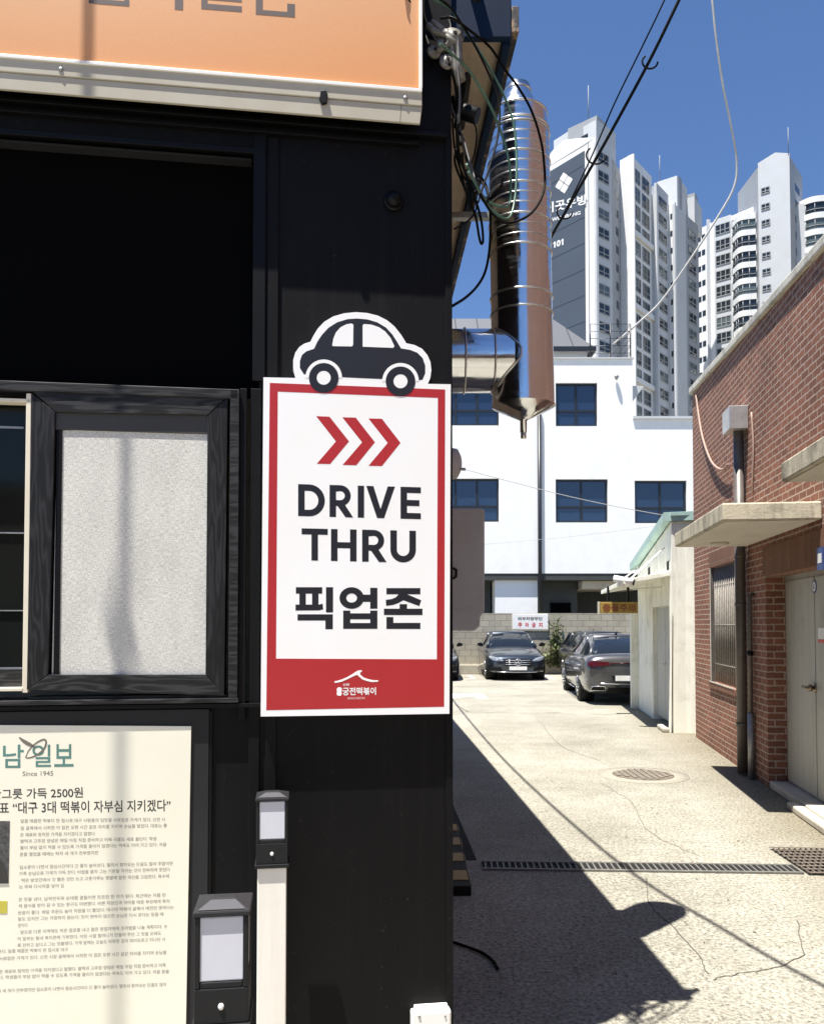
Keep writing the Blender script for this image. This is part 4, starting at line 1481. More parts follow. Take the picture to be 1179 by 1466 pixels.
# window behind bars
mb = MB()
bbox(mb, wy0, wy1, wzb, wzt, -.14, -.11)
wo = mb.build('window', 'pane', bb)
mb = MB()
bbox(mb, wy0 + .001, wy0 + .04, wzb, wzt, -.108, -.06)
bbox(mb, wy1 - .04, wy1 - .001, wzb, wzt, -.108, .004)
bbox(mb, wy0 + .041, wy1 - .041, wzb + .001, wzb + .04, -.108, -.06)
bbox(mb, wy0 + .041, wy1 - .041, wzt - .04, wzt - .001, -.108, -.06)
mb.build('frame', 'downpipe', wo)
mb = MB()
k = wy0 + .06
while k < wy1 - .05:
    q = bw(k, 0, -.04)
    mb.tube([q + Vector((0, 0, wzb + .02)), q + Vector((0, 0, wzt - .02))], .011, 6)
    k += .10
for z in (wzb + .25, (wzb + wzt) / 2, wzt - .25):
    mb.tube([bw(wy0 + .04, z, -.04), bw(wy1 - .04, z, -.04)], .007, 6)
mb.build('grille', 'bar_pale', wo)
mb = MB()
bbox(mb, wy1 - .02, wy1 + .012, wzb - .01, wzt, .0005, .007)
bbox(mb, wy0, wy1 - .021, wzb - .004, wzb + .012, .0255, .03)
mb.build('caulking', 'cap_stone', wo)
# canopies
def canopy(y0, y1, z, th, prj, name):
    mb = MB()
    bbox(mb, y0, y1, z, z + th, .003, prj)
    o = mb.build(name, 'canopy_edge', bb, bevel=.012)
    mb = MB()
    bbox(mb, y0 + .03, y1 - .03, z - .006, z - .001, .03, prj - .03)
    mb.build('soffit', 'canopy_soffit', o)
    return o
c1 = canopy(6.86, 9.25, 2.575, .15, .80, 'canopy')
c_ = bw(8.75, 2.569, .42)
MB().lathe(c_, [(.10, 0), (.095, -.02), (.05, -.035)], 24).build('ceiling_lamp', 'canopy_soffit', c1)
canopy(3.1, 5.2, 2.617, .125, .80, 'canopy')
# rain hopper, downpipe, thin pipe, hanging conduit
py_ = bp(1071, 980).y
q = bw(py_, 0, .075)
dp = thing('downpipe', (q.x, q.y, 0), 'dark metal rainwater downpipe with a hopper head on the brick wall', 'downpipe')
hz1, hz0 = bp(1055, 596).z, bp(1055, 628).z
mb = MB().tube([q + Vector((0, 0, .02)), q + Vector((0, 0, hz0))], .058, 14)
mb.build('pipe', 'downpipe', dp)
mb = MB()
yy = q.y
bbox(mb, yy - .17, yy + .17, hz0 + .002, hz1, .004, .21)
mb.build('hopper', 'hopper', dp, bevel=.006)
for z in (.55, 1.9, 2.45):
    MB().lathe(q + Vector((0, 0, z)), [(.064, 0), (.064, .035)], 14).build('strap', 'downpipe', dp)
q2 = bw(bp(1080, 980).y, 0, .045)
tp = thing('thin_pipe', (q2.x, q2.y, 0), 'thin grey pipe beside the thick downpipe near the metal door', 'pipe')
MB().tube([q2 + Vector((0, 0, .01)), q2 + Vector((0, 0, .72))], .036, 10).build('lower_pipe', 'galv', tp)
MB().tube([q2 + Vector((0, 0, .72)), q2 + Vector((0, 0, 2.0)), q2 + Vector((0, 0, 2.03)) - BN * .04], .024, 10).build('upper_pipe', 'downpipe', tp)
MB().lathe(q2 + Vector((0, 0, 1.35)), [(.034, 0), (.034, .05)], 10).build('joint', 'black_metal', tp)
pts = [bp(996, 566, .02), bp(999, 590, .02), bp(1005, 625, .02), bp(1015, 655, .03), bp(1024, 668, .04), bp(1034, 672, .05), bp(1042, 664, .06)]
tag(MB().tube(smooth_path(pts, 6), .016, 6).build('wall_cable', 'cable_pale'), 'pale pink cable drooping down the brick wall to the downpipe', 'cable')
pts = [bp(1075, 590, .02), bp(1078, 640, .015), bp(1076, 705, .015)]
tag(MB().tube(smooth_path(pts, 5), .010, 6).build('wall_cable', 'cable_pale'), 'pale vertical cable on the brick wall right of the hopper head', 'cable')

# brick house over the street, mirrored in the duct
sb_ = thing('street_house', (0, -21, 0), 'brown brick house across the street, seen mirrored in the shiny duct', 'building')
mb = MB().box(-14, 16, -27, -21, .001, 5.6)
mb.build('wall', 'brick', sb_)
mb = MB().box(-14.3, 16.3, -27.3, -20.7, 5.601, 5.9)
mb.build('roof_slab', 'step', sb_)
for k in range(6):
    x = -11 + k * 4.6
    o = MB().box(x, x + 1.6, -20.98, -20.95, 1.1, 2.4).build('window', 'win_frame', sb_)
    MB().box(x + .08, x + 1.52, -20.949, -20.94, 1.18, 2.32).build('pane', 'pane', o)

# ================================================================ cream shed beyond it
S0 = Vector((4.07, 12.9, 0))
SDv = Vector((.128, 1, 0)).normalized()
SN = Vector((-1, .128, 0)).normalized()
def sp_(px, py, off=0.):
    return hit(px, py, S0 + SN * off, SN)
def sw(s, z, off=0.):
    return S0 + SDv * s + SN * off + Vector((0, 0, z))
def sbox(mb, s0, s1, z0, z1, o0, o1):
    return mb.prism([sw(s0, z0, o1), sw(s1, z0, o1), sw(s1, z1, o1), sw(s0, z1, o1)], -SN * (o1 - o0))
sh_ = thing('shed', (5, 14, 0), 'cream plastered shed with a pale green roof edge and a thin awning over its door', 'shed')
sd = lambda px: (sp_(px, 900) - S0).dot(SDv)
SL = sd(913)
zn_, zf_ = at(966, 744, 12.7).z, at(905, 815, 16.4).z
d0, d1 = sd(958), sd(934)
zd = at(946, 868, 13.9).z
mb = MB()
zt_ = lambda s: zn_ + (zf_ - zn_) * s / SL
def wallpiece(s0, s1, zb):
    mb.prism([sw(s0, zb), sw(s1, zb), sw(s1, zt_(s1)), sw(s0, zt_(s0))], -SN * .2)
wallpiece(0, d0, 0)
wallpiece(d0, d1, zd)
wallpiece(d1, SL, 0)
f0_ = sw(0, 0, -.2)
ff = Vector((1, -.32, 0)).normalized()
mb.prism([f0_, f0_ + ff * 3, f0_ + ff * 3 + Vector((0, 0, zn_)), f0_ + Vector((0, 0, zn_))], SDv * .15)
bk = sw(SL, 0, -.2)
mb.prism([bk, bk - SN * 3, bk - SN * 3 + Vector((0, 0, zf_)), bk + Vector((0, 0, zf_))], -SDv * .15)
# end pillar that catches the sun
sbox(mb, SL + .001, SL + .16, 0, 2.12, -.25, .14)
# flared foot of the near corner
mb.prism([sw(-.04, 0, .05), sw(d0 * .5, 0, .05), sw(d0 * .4, 1.7, .012), sw(-.02, 1.9, .012)], -SN * .011)
mb.build('wall', 'shed_wall', sh_)
mb = MB()
mb.prism([sw(-.03, zn_ + .002, .12), sw(SL + .25, zf_ + .002, .12), sw(SL + .25, zf_ + .14, .12), sw(-.03, zn_ + .14, .12)], -SN * .10)
a = sw(-.03, zn_ + .002, .12)
mb.prism([a, a + ff * 3, a + ff * 3 + Vector((0, 0, .138)), a + Vector((0, 0, .138))], SDv * .02 + SN * -.0)
mb.build('roof_fascia', 'green_roof', sh_)
mb = MB()
mb.prism([sw(-.1, zn_ + .08, .02), sw(SL + .2, zf_ + .08, .02), sw(SL + .2, zf_ + .08, -3.2), sw(-.1, zn_ + .08, -3.2)], (0, 0, .05))
mb.build('roof', 'green_roof', sh_)
mb = MB()
sbox(mb, d0 + .002, d1 - .002, .08, zd - .002, -.12, -.08)
do = mb.build('door', 'shed_grey', sh_)
mb = MB()
dm_ = (d0 + d1) / 2
sbox(mb, d0 + .05, dm_ - .01, .10, zd - .05, -.079, -.07)
sbox(mb, dm_ + .01, d1 - .05, .10, zd - .05, -.079, -.07)
mb.build('door_leaf', 'shed_grey', do, bevel=.003)
q = sw(dm_ - .06, 1.02, -.07)
MB().tube([q, q + SN * .06, q + SN * .06 + SDv * .11], .011, 6).build('handle', 'steel', do)
mb = MB()
for px, py in ((929, 818), (956, 810)):
    q = sp_(px, py)
    s_ = (q - S0).dot(SDv)
    sbox(mb, s_ - .09, s_ + .09, q.z - .07, q.z + .07, .001, .012)
mb.build('vent', 'black_metal', sh_)
mb = MB()
sbox(mb, .0, .55, .0, .07, .06, .16)
mb.build('step', 'kerb', sh_, bevel=.02)
mb = MB()
aw0, aw1 = .15, SL + .05
za = 2.33
mb.prism([sw(aw0, za, .72), sw(aw1, za - .03, .72), sw(aw1, za + .10, .0), sw(aw0, za + .13, .0)], (0, 0, .075))
aw = mb.build('awning', 'shed_wall', sh_, bevel=.006)
mb = MB().tube([sw(aw0 + .3, za + .06, .62), sw(aw0 + .5, za + .62, .0)], .014, 6)
mb.tube([sw(aw1 - .4, za + .03, .62), sw(aw1 - .3, za + .5, .0)], .014, 6)
mb.build('awning_rod', 'white_trim', aw)
q = sw(aw0 + .1, za - .02, .70)
cc_ = thing('security_camera', q, 'white security camera fixed to the shed awning corner', 'camera')
MB().tube([q + Vector((-.16, .02, .12)), q + Vector((.12, -.1, .05))], .055, 12).build('body', 'white_trim', cc_)
MB().tube([q + Vector((.121, -.1, .05)), q + Vector((.14, -.106, .045))], .05, 12).build('lens', 'black_metal', cc_)
MB().lathe(q + Vector((-.05, .0, .08)), [(.06, -.1), (.06, .02)], 12).build('mount', 'white_trim', cc_)
MB().tube([sw(aw0 + .1, za + .0, .64), sw(aw0 + .5, za - .06, .5), sw(aw0 + .6, za - .02, .02)], .012, 6).build('lead', 'white_trim', cc_)
Yw = 15.2
a, b = at(858, 862, Yw), at(913, 878, Yw)
ws = thing('warning_sign', (a.x, Yw, b.z), 'gold lightbox sign with dark red Korean letters under the shed awning', 'sign')
mb = MB().box(a.x, b.x, Yw, Yw + .12, b.z, a.z)
mb.build('box', 'warn_gold', ws, bevel=.008)
mb = MB().box(a.x - .012, a.x - .001, Yw - .01, Yw + .13, b.z - .01, a.z + .01)
mb.build('end_cap', 'cream_alu', ws)
mb = MB()
text_on(mb, '충돌주의', (a.x + .05, Yw - .004, b.z + .03), (b.x - .05, Yw - .004, b.z + .03), (b.x - .05, Yw - .004, a.z - .03), (a.x + .05, Yw - .004, a.z - .03), bold=.035)
mb.build('lettering', 'warn_red', ws)
mb = MB().box(a.x + .15, a.x + .19, Yw + .03, Yw + .07, a.z, za + .06)
mb.box(b.x - .19, b.x - .15, Yw + .03, Yw + .07, a.z, za + .06)
mb.build('hanger', 'black_metal', ws)

# ================================================================ block wall across the end of the yard
YB = 27.9
zb_ = at(740, 878, YB).z
bwall = thing('block_wall', (0, YB, 0), 'pale concrete block wall across the far end of the parking yard', 'wall')
mb = MB().box(-9, 9, YB, YB + .2, .32, zb_)
mb.build('blocks', 'block', bwall)
mb = MB().box(-9, 9, YB - .18, YB + .2, 0, .318)
mb.build('footing', 'kerb', bwall, bevel=.02)
Y = YB - .06
a, b = at(733, 879, Y), at(784.5, 902, Y)
ns = thing('no_parking_sign', (a.x, Y, b.z), 'white no parking sign with red Korean letters on the block wall', 'sign')
mb = MB().box(a.x, b.x, Y, Y + .05, b.z, a.z)
mb.build('board', 'no_park', ns, bevel=.008)
mb = MB()
def xz(fx, fz):
    return (a.x + (b.x - a.x) * fx, Y - .004, b.z + (a.z - b.z) * fz)
text_on(mb, '외부차량무단', xz(.15, .60), xz(.84, .60), xz(.84, .82), xz(.15, .82), bold=.02)
mb.build('black_lettering', 'ink', ns)
mb = MB()
for k, ch in enumerate('주차금지'):
    text_on(mb, ch, xz(.16 + .19 * k, .18), xz(.27 + .19 * k, .18), xz(.27 + .19 * k, .46), xz(.16 + .19 * k, .46), bold=.03)
mb.build('red_lettering', 'red_ink', ns)
mb = MB().box(a.x, b.x, Y - .006, Y - .001, b.z - .02, b.z + .04)
mb.build('lower_edge', 'kerb', ns)

# climbing plant and weeds at the foot of the block wall
def leaf(mb, p, s, rnd):
    d = Vector((rnd.uniform(-1, 1), rnd.uniform(-1, 1), rnd.uniform(-.6, .6))).normalized()
    e = d.orthogonal().normalized()
    e = (e * math.cos(rnd.random() * 6) + d.cross(e) * math.sin(rnd.random() * 6)).normalized()
    mb.face([p, p + d * s * .5 + e * s * .3, p + d * s, p + d * s * .5 - e * s * .3])
rnd = random.Random(3)
vp = thing('climbing_plant', at(800, 950, YB - .3), 'straggly green climbing plant on the block wall between the parked cars', 'plant')
stem, lf, lf2 = MB(), MB(), MB()
for k in range(9):
    x0 = at(785 + 2.6 * k, 952, YB - .3)
    hgt = [.8, 1.2, 1.55, 1.9, 1.65, 1.1, .8, .6, .55][k]
    hgt *= .86
    pts = [Vector((x0.x, YB - .25, .3))]
    for j in range(1, 8):
        pts.append(Vector((x0.x + rnd.uniform(-.05, .05) + .03 * j * (1 if k < 4 else -.4), YB - .14 + rnd.uniform(-.08, .05), .3 + hgt * j / 7)))
    stem.tube(pts, .010, 5)
    for p_ in smooth_path(pts, 6):
        for _ in range(3):
            leaf(lf if rnd.random() < .6 else lf2, p_ + Vector((rnd.gauss(0, .08), rnd.uniform(-.12, .02), rnd.gauss(0, .05))), rnd.uniform(.05, .13), rnd)
stem.build('stem', 'bark', vp)
lf.build('foliage', 'leaf', vp, fixn=False)
lf2.build('pale_foliage', 'leaf2', vp, fixn=False)
wd = thing('weed', at(785, 950, YB - .3), 'low weedy shrub beside the dark blue sedan at the wall foot', 'plant')
lf, stem = MB(), MB()
for k in range(26):
    p0 = at(783 + rnd.uniform(-4, 8), 950, YB - .35)
    p0.z = .28
    pe = p0 + Vector((rnd.uniform(-.25, .25), rnd.uniform(-.2, .1), rnd.uniform(.25, .75)))
    stem.tube([p0, pe], .006, 4)
    for j in range(9):
        leaf(lf, p0.lerp(pe, rnd.uniform(.3, 1)), rnd.uniform(.06, .15), rnd)
stem.build('stem', 'bark', wd)
lf.build('foliage', 'leaf2', wd, fixn=False)

# ================================================================ white building
YW = 31.0
def wz(px, py):
    return at(px, py, YW)
wbd = thing('white_building', (3, YW, 0), 'white two-tone office block with dark blue windows behind the block wall', 'building')
zsl = wz(800, 821).z
zlo = wz(950, 600).z
zhi = wz(780, 514).z
xr = wz(905, 560).x
cells = [((590, 714), (548, 609)), ((795, 855), (548, 610)), ((590, 714), (685, 747)), ((795, 870), (686, 748)), ((908, 983), (688, 749))]
def win_xz(c_):
    a, b = wz(c_[0][0], c_[1][0]), wz(c_[0][1], c_[1][1])
    return a.x, b.x, b.z, a.z
wins = [win_xz(c_) for c_ in cells]
xL, xRR = -6.0, 16.0
mb = MB()
def hole_row(z0, z1, ws_, xa, xb):
    xs = sorted(ws_)
    x = xa
    for (a, b, c0, c1) in xs:
        mb.box(x, a, YW, YW + .3, z0, z1)
        mb.box(a, b, YW, YW + .3, z0, c0)
        mb.box(a, b, YW, YW + .3, c1, z1)
        x = b
    mb.box(x, xb, YW, YW + .3, z0, z1)
zmid = wz(800, 650).z
hole_row(zmid, zhi, wins[:2], xL, xr)
hole_row(zsl, zmid, wins[2:], xL, xRR)
mb.box(xr, xRR, YW, YW + .3, zmid, zlo)
mb.box(xr - .3, xr, YW + .301, YW + 9, zmid, zhi)
mb.box(xRR - .3, xRR, YW + .301, YW + 9, 0, zlo)
x0, x1 = wz(709, 850).x, wz(770, 850).x
mb.box(x0, x1, YW + .15, YW + 3, 0, zsl - .002)
mb.build('wall', 'white_wall', wbd)
mb = MB().box(xL, xRR, YW + .02, YW + 9, zsl - .25, zsl - .003)
mb.build('overhang_soffit', 'void_grey', wbd)
mb = MB().box(xL, xRR, YW + 4.5, YW + 4.8, 0, zsl - .26)
mb.box(wz(775, 850).x, wz(835, 850).x, YW + 1.2, YW + 4.4, 0, zsl - .26)
mb.box(wz(640, 850).x, wz(706, 850).x, YW + 1.2, YW + 4.4, 0, zsl - .26)
mb.build('ground_floor', 'void_grey', wbd)
mb = MB().box(wz(795, 866).x, wz(825, 866).x, YW + 1.12, YW + 1.19, 0, wz(810, 862).z)
mb.build('doorway', 'black_void', wbd)
mb = MB().box(wz(835, 850).x + .05, wz(930, 850).x, YW + .5, YW + 4, wz(850, 842).z, zsl - .26)
mb.build('beam', 'canopy_soffit', wbd)
mb = MB().box(xr, xRR, YW - .08, YW + .38, zlo + .002, zlo + .10)
mb.box(xL, xr + .05, YW - .05, YW + .36, zhi + .002, zhi + .06)
mb.build('coping', 'tower_grey', wbd)
mb = MB().box(xL, xr - .31, YW + .31, YW + 9, zhi - .6, zhi - .5)
mb.box(xr, xRR - .31, YW + .31, YW + 9, zlo - .6, zlo - .5)
mb.build('flat_roof', 'tower_grey', wbd)
for (a, b, c0, c1) in wins:
    f = .07
    mb = MB()
    mb.box(a, a + f, YW + .10, YW + .2, c0, c1)
    mb.box(b - f, b, YW + .10, YW + .2, c0, c1)
    mb.box(a + f, b - f, YW + .10, YW + .2, c0, c0 + f)
    mb.box(a + f, b - f, YW + .10, YW + .2, c1 - f, c1)
    zt = c0 + (c1 - c0) * .36
    mb.box(a + f, b - f, YW + .11, YW + .19, zt - .04, zt + .04)
    n_ = 2 if b - a < 2.5 else 4
    for k in range(1, n_):
        xm = a + (b - a) * k / n_
        mb.box(xm - .04, xm + .04, YW + .112, YW + .188, c0 + f, zt - .0405)
        mb.box(xm - .04, xm + .04, YW + .112, YW + .188, zt + .0405, c1 - f)
    o = mb.build('window', 'win_frame', wbd)
    MB().box(a + .01, b - .01, YW + .145, YW + .16, c0 + .01, c1 - .01).build('pane', 'win_blue', o)
xd = wz(771.5, 700).x
mb = MB().tube([(xd, YW - .09, 0), (xd, YW - .09, wz(771, 585).z)], .075, 10)
mb.build('downpipe', 'win_frame', wbd)
# hipped metal roof above
yr = YW + .8
ze, zr = at(800, 497, yr).z, at(700, 456, yr + 2.4).z
xe, xh = at(851, 495, yr).x, at(790, 456, yr + 2.4).x
mb = MB()
mb.raw([(-6, yr, ze), (xe, yr, ze), (xe, yr + 5, ze), (-6, yr + 5, ze), (-6, yr + 2.4, zr), (xh, yr + 2.4, zr)], [(0, 1, 5, 4), (1, 2, 5), (2, 3, 4, 5), (3, 0, 4), (3, 2, 1, 0)])
mb.build('hip_roof', 'seam_roof', wbd)
mb = MB().box(-6, xe + .05, yr - .06, yr - .002, ze - .16, ze + .02)
mb.box(xe + .002, xe + .05, yr, yr + 5, ze - .16, ze + .02)
mb.build('roof_eave', 'win_frame', wbd)
mb = MB().box(-6, xe - .25, yr + .25, yr + 4.7, zhi - .5, ze - .002)
mb.build('attic_wall', 'tower_grey', wbd)
# roof railing, small lamp, hood
mb = MB()
xa, xb = wz(846, 480).x, wz(904, 480).x
zt = wz(870, 461).z
for x in (xa, (xa + xb) / 2, xb):
    mb.tube([(x, YW + .2, zhi + .06), (x, YW + .2, zt)], .025, 6)
for k in range(5):
    z = zhi + .3 + (zt - zhi - .3) * k / 4
    mb.tube([(xa, YW + .2, z), (xb, YW + .2, z), (xb, YW + 3.5, z)], .012, 5)
mb.tube([(xb, YW + 3.5, zhi - .4), (xb, YW + 3.5, zt)], .025, 6)
mb.build('railing', 'win_frame', wbd)
p = wz(881, 541)
mb = MB().lathe((p.x, YW - .12, p.z), [(.05, .1), (.09, .0), (.02, -.12)], 12)
mb.build('wall_lamp', 'galv', wbd)
a, b = wz(905, 548), wz(926, 574)
mb = MB().hexa([(xr + .002, YW + .4, b.z), (xr + .05, YW + .4, b.z), (xr + .05, YW + 1.6, b.z), (xr + .002, YW + 1.6, b.z)], [(xr + .002, YW + .4, a.z), (b.x, YW + .4, a.z), (b.x, YW + 1.6, a.z), (xr + .002, YW + 1.6, a.z)])
mb.build('side_hood', 'tower_grey', wbd)
wire('overhead_wire', [wz(640, 688) + Vector((0, -3, 0)), wz(690, 702) + Vector((0, -3, 0)), wz(800, 730) + Vector((0, -3, 0)), wz(900, 750) + Vector((0, -3, 0)), wz(1010, 768) + Vector((0, -3, 0))], .012, 'cable_pale_grey', 'thin pale wire crossing in front of the white building upper windows')
wire('overhead_wire', [wz(640, 792) + Vector((0, -2.5, 0)), wz(760, 782) + Vector((0, -2.5, 0)), wz(860, 771) + Vector((0, -2.5, 0)), wz(960, 757) + Vector((0, -2.5, 0)), wz(1010, 748) + Vector((0, -2.5, 0))], .006, 'cable_pale_grey', 'thin faint wire crossing below the white building windows')

# ================================================================ parked cars
def lerp_st(st, t):
    for a, b in zip(st, st[1:]):
        if a[0] <= t <= b[0]:
            f = (t - a[0]) / (b[0] - a[0])
            return [x + (y - x) * f for x, y in zip(a, b)]
    return list(st[-1])
def loft(secs, smooth=True, capends=True):
    """rings of equal length joined into one skin"""
    mb = MB()
    n = len(secs[0])
    vs = [p for s_ in secs for p in s_]
    fs = []
    for k in range(len(secs) - 1):
        for j in range(n):
            j2 = (j + 1) % n
            fs.append((k * n + j, k * n + j2, (k + 1) * n + j2, (k + 1) * n + j))
    if capends:
        fs.append(tuple(range(n)))
        fs.append(tuple((len(secs) - 1) * n + j for j in reversed(range(n))))
    mb.raw(vs, fs, smooth)
    return mb
def build_car(name, label, paint_m, face, loc, rotz, L=4.9, Wd=1.85, Hh=1.46, wagon=False, group='cars parked in the yard'):
    root = thing(name, (0, 0, 0), label, 'car', group)
    hw = Wd / 2
    #      t     w     zb   zs    zt    wt
    st = [(0.000, .55, .30, .56, .62, .42), (.010, .72, .24, .60, .69, .56), (.035, .86, .20, .66, .77, .66), (.08, .93, .18, .71, .84, .70), (.16, .975, .17, .77, .905, .74),
          (.25, .995, .17, .82, .955, .77), (.32, 1.0, .17, .86, .995, .80), (.45, 1.0, .17, .89, .99, .80), (.62, 1.0, .17, .92, 1.0, .80), (.74, .995, .17, .94, 1.02, .78),
          (.84, .98, .18, .95, 1.05, .76), (.93, .955, .20, .94, 1.065, .74), (.97, .92, .24, .92, 1.06, .70), (.988, .86, .30, .84, .97, .66), (1.0, .74, .36, .70, .80, .58)]
    secs = []
    for (t, w_, zb_2, zs, zt, wt) in st:
        y = -L / 2 + L * t
        w_ *= hw
        wt *= hw
        zm = (zb_2 + zs) / 2
        half = [(0, zb_2), (w_ * .8, zb_2), (w_ * .955, zb_2 + .08), (w_ * .985, zm), (w_, zm + (zs - zm) * .55), (w_ * .975, zs), (w_ * .90, zs + (zt - zs) * .5), (wt, zt - .012), (wt * .5, zt + .012), (0, zt + .018)]
        ring = [(x, y, z) for x, z in half] + [(-x, y, z) for x, z in reversed(half[1:-1])]
        secs.append(ring)
    body_mb = loft(secs)
    bvh = BVHTree.FromPolygons([tuple(v) for v in body_mb.v], body_mb.f)
    body = body_mb.build('body', paint_m, root, sub=1)
    # glasshouse
    if wagon:
        gs = [(.315, .985, .80, .76), (.40, 1.24, .80, .66), (.46, 1.42, .79, .62), (.54, 1.47, .79, .62), (.75, 1.47, .78, .61), (.86, 1.42, .76, .58), (.93, 1.20, .74, .60), (.955, 1.04, .72, .66)]
    else:
        gs = [(.315, .985, .80, .76), (.39, 1.21, .80, .66), (.45, 1.40, .79, .60), (.52, 1.455, .79, .59), (.64, 1.46, .78, .58), (.72, 1.42, .77, .57), (.81, 1.23, .75, .60), (.88, 1.045, .72, .64)]
    secs = []
    for (t, zt, wb, wr) in gs:
        y = -L / 2 + L * t
        base = min(zt - .004, .975)
        zt *= Hh / 1.46 if zt > 1.1 else 1
        half = [(wb * hw * 1.06, base - .03), (wb * hw * 1.04, base + .01), (wr * hw + (wb - wr) * hw * .45, base + (zt - base) * .55), (wr * hw * 1.06, zt - (zt - base) * .10), (wr * hw * .93, zt - .008), (0, zt + .01 * (zt > 1.2))]
        secs.append([(x, y, z) for x, z in half] + [(-x, y, z) for x, z in reversed(half[:-1])])
    loft(secs).build('glass', 'car_glass', root)
    # roof skin and pillars over the glass
    rs = []
    for s_ in secs[2:6]:
        c5 = s_[5]
        q = [s_[3], s_[4], c5, s_[6], s_[7]]
        rs.append([(p[0] * 1.012, p[1], p[2] + .012) for p in q] + [(p[0] * .97, p[1], p[2] - .02) for p in reversed(q)])
    loft(rs).build('roof', paint_m, root)
    for sx in (0, 1):
        i3 = 3 if sx == 0 else 7
        i1 = 1 if sx == 0 else 9
        for pts_, r_ in (([secs[0][i1], secs[1][i3], secs[2][i3]], .035), ([secs[5][i3], secs[6][i3], secs[7][i1]], .05), ([secs[4][i3], secs[4][2 if sx == 0 else 8], secs[4][i1]], .032)):
            MB().tube(pts_, r_, 8).build('pillar', paint_m, root)
        mb = MB().tube([secs[k][i1] for k in range(8)], .018, 6)
        mb.build('window_trim', 'chrome', root)
    # wheels with arches
    R_ = .335
    for ty in (.175, .765):
        y = -L / 2 + L * ty
        for sx in (-1, 1):
            xo = sx * (hw - .055)
            MB().lathe((xo - sx * .30, y, R_ + .015), [(R_ + .055, 0), (R_ + .055, .312)], 36, (sx, 0, 0)).build('wheel_arch', 'black_matte', root)
            prof = [(R_ * .68, .0), (R_ * .96, .01), (R_, .04), (R_, .17), (R_ * .97, .2), (R_ * .70, .215)]
            wh = MB().lathe((xo - sx * .19, y, R_), prof, 40, (sx, 0, 0)).build('wheel', 'rubber', root)
            mb = MB().lathe((xo - sx * .19, y, R_), [(R_ * .70, .205), (R_ * .68, .222), (R_ * .64, .212)], 40, (sx, 0, 0), capt=False)
            for k in range(5):
                a = 2 * math.pi * k / 5
                for da in (-.16, .16):
                    c0_, c1_ = a + da * .5, a + da
                    p0_ = Vector((xo + sx * .035, y + .05 * math.cos(c0_), R_ + .05 * math.sin(c0_)))
                    p1_ = Vector((xo + sx * .028, y + R_ * .66 * math.cos(c1_), R_ + R_ * .66 * math.sin(c1_)))
                    mb.tube([p0_, p1_], .018, 6)
            mb.lathe((xo - sx * .19, y, R_), [(.07, .215), (.06, .232)], 20, (sx, 0, 0))
            mb.build('rim', 'rim', wh)
    def onto(poly, ysign, off=.008, mbx=None):
        """lay a polygon given in x and z on the nose or tail skin"""
        mb = mbx or MB()
        n = len(poly)
        cx = sum(p[0] for p in poly) / n
        cz = sum(p[1] for p in poly) / n
        dense = []
        for k in range(n):
            a, b = poly[k], poly[(k + 1) % n]
            for j in range(4):
                dense.append((a[0] + (b[0] - a[0]) * j / 4, a[1] + (b[1] - a[1]) * j / 4))
        rings = []
        for s_ in (1, .75, .5, .25, 0):
            rg = []
            for (x, z) in dense:
                x2, z2 = cx + (x - cx) * s_, cz + (z - cz) * s_
                loc_, nor, _, _ = bvh.ray_cast(Vector((x2, ysign * 6, z2)), Vector((0, -ysign, 0)))
                yy = loc_.y if loc_ else ysign * L / 2 * .97
                rg.append((x2, yy + ysign * off, z2))
            rings.append(rg)
        m = len(dense)
        vs = [p for r_ in rings for p in r_]
        fs = [(k * m + j, k * m + (j + 1) % m, (k + 1) * m + (j + 1) % m, (k + 1) * m + j) for k in range(4) for j in range(m)]
        mb.raw(vs, fs, True)
        return mb
    def pipe_on(pts, ysign, r, off=.01, mbx=None):
        mb = mbx or MB()
        P = []
        for (x, z) in pts:
            loc_, *_r = bvh.ray_cast(Vector((x, ysign * 6, z)), Vector((0, -ysign, 0)))
            P.append((x, (loc_.y if loc_ else ysign * L / 2) + ysign * off, z))
        return mb.tube(P, r, 6)
    # front
    for sx in (-1, 1):
        onto([(sx * .42, .60), (sx * .52, .68), (sx * .80, .735), (sx * .84, .70), (sx * .74, .62), (sx * .60, .575)], -1).build('headlight', 'headlamp', root)
        pipe_on([(sx * .52, .63), (sx * .62, .615), (sx * .76, .69)], -1, .012, .02).build('light_strip', 'chrome', root)
        onto([(sx * .46, .30), (sx * .50, .40), (sx * .80, .42), (sx * .82, .30)], -1, .005).build('air_intake', 'black_matte', root)
    onto([(-.38, .44), (.38, .44), (.40, .60), (.34, .66), (-.34, .66), (-.40, .60)], -1, .006).build('grille', 'black_matte', root)
    mb = MB()
    for z in (.49, .55, .61):
        pipe_on([(-.37 + .02 * 0, z), (-.2, z), (0, z), (.2, z), (.37, z)], -1, .013, .014, mb)
    mb.build('grille_bar', 'chrome', root)
    mb = MB()
    loc_, *_r = bvh.ray_cast(Vector((0, -6, .55)), Vector((0, 1, 0)))
    yn = loc_.y - .03
    ring = [(.10 * math.cos(a), yn, .55 + .10 * math.sin(a)) for a in [2 * math.pi * k / 28 for k in range(28)]]
    mb.tube(ring, .011, 6, closed=True)
    if face == 'star':
        for k in range(3):
            a = math.pi / 2 + 2 * math.pi * k / 3
            mb.tube([(0, yn, .55), (.095 * math.cos(a), yn, .55 + .095 * math.sin(a))], .012, 6, rads=[.02, .006])
    mb.build('front_emblem', 'chrome', root)
    pipe_on([(-.80, .285), (-.5, .265), (0, .26), (.5, .265), (.80, .285)], -1, .014, .01).build('lower_chrome', 'chrome', root)
    yl = yn - .012
    MB().box(-.26, .26, yl - .012, yl, .325, .43).build('number_plate', 'plate_white', root)
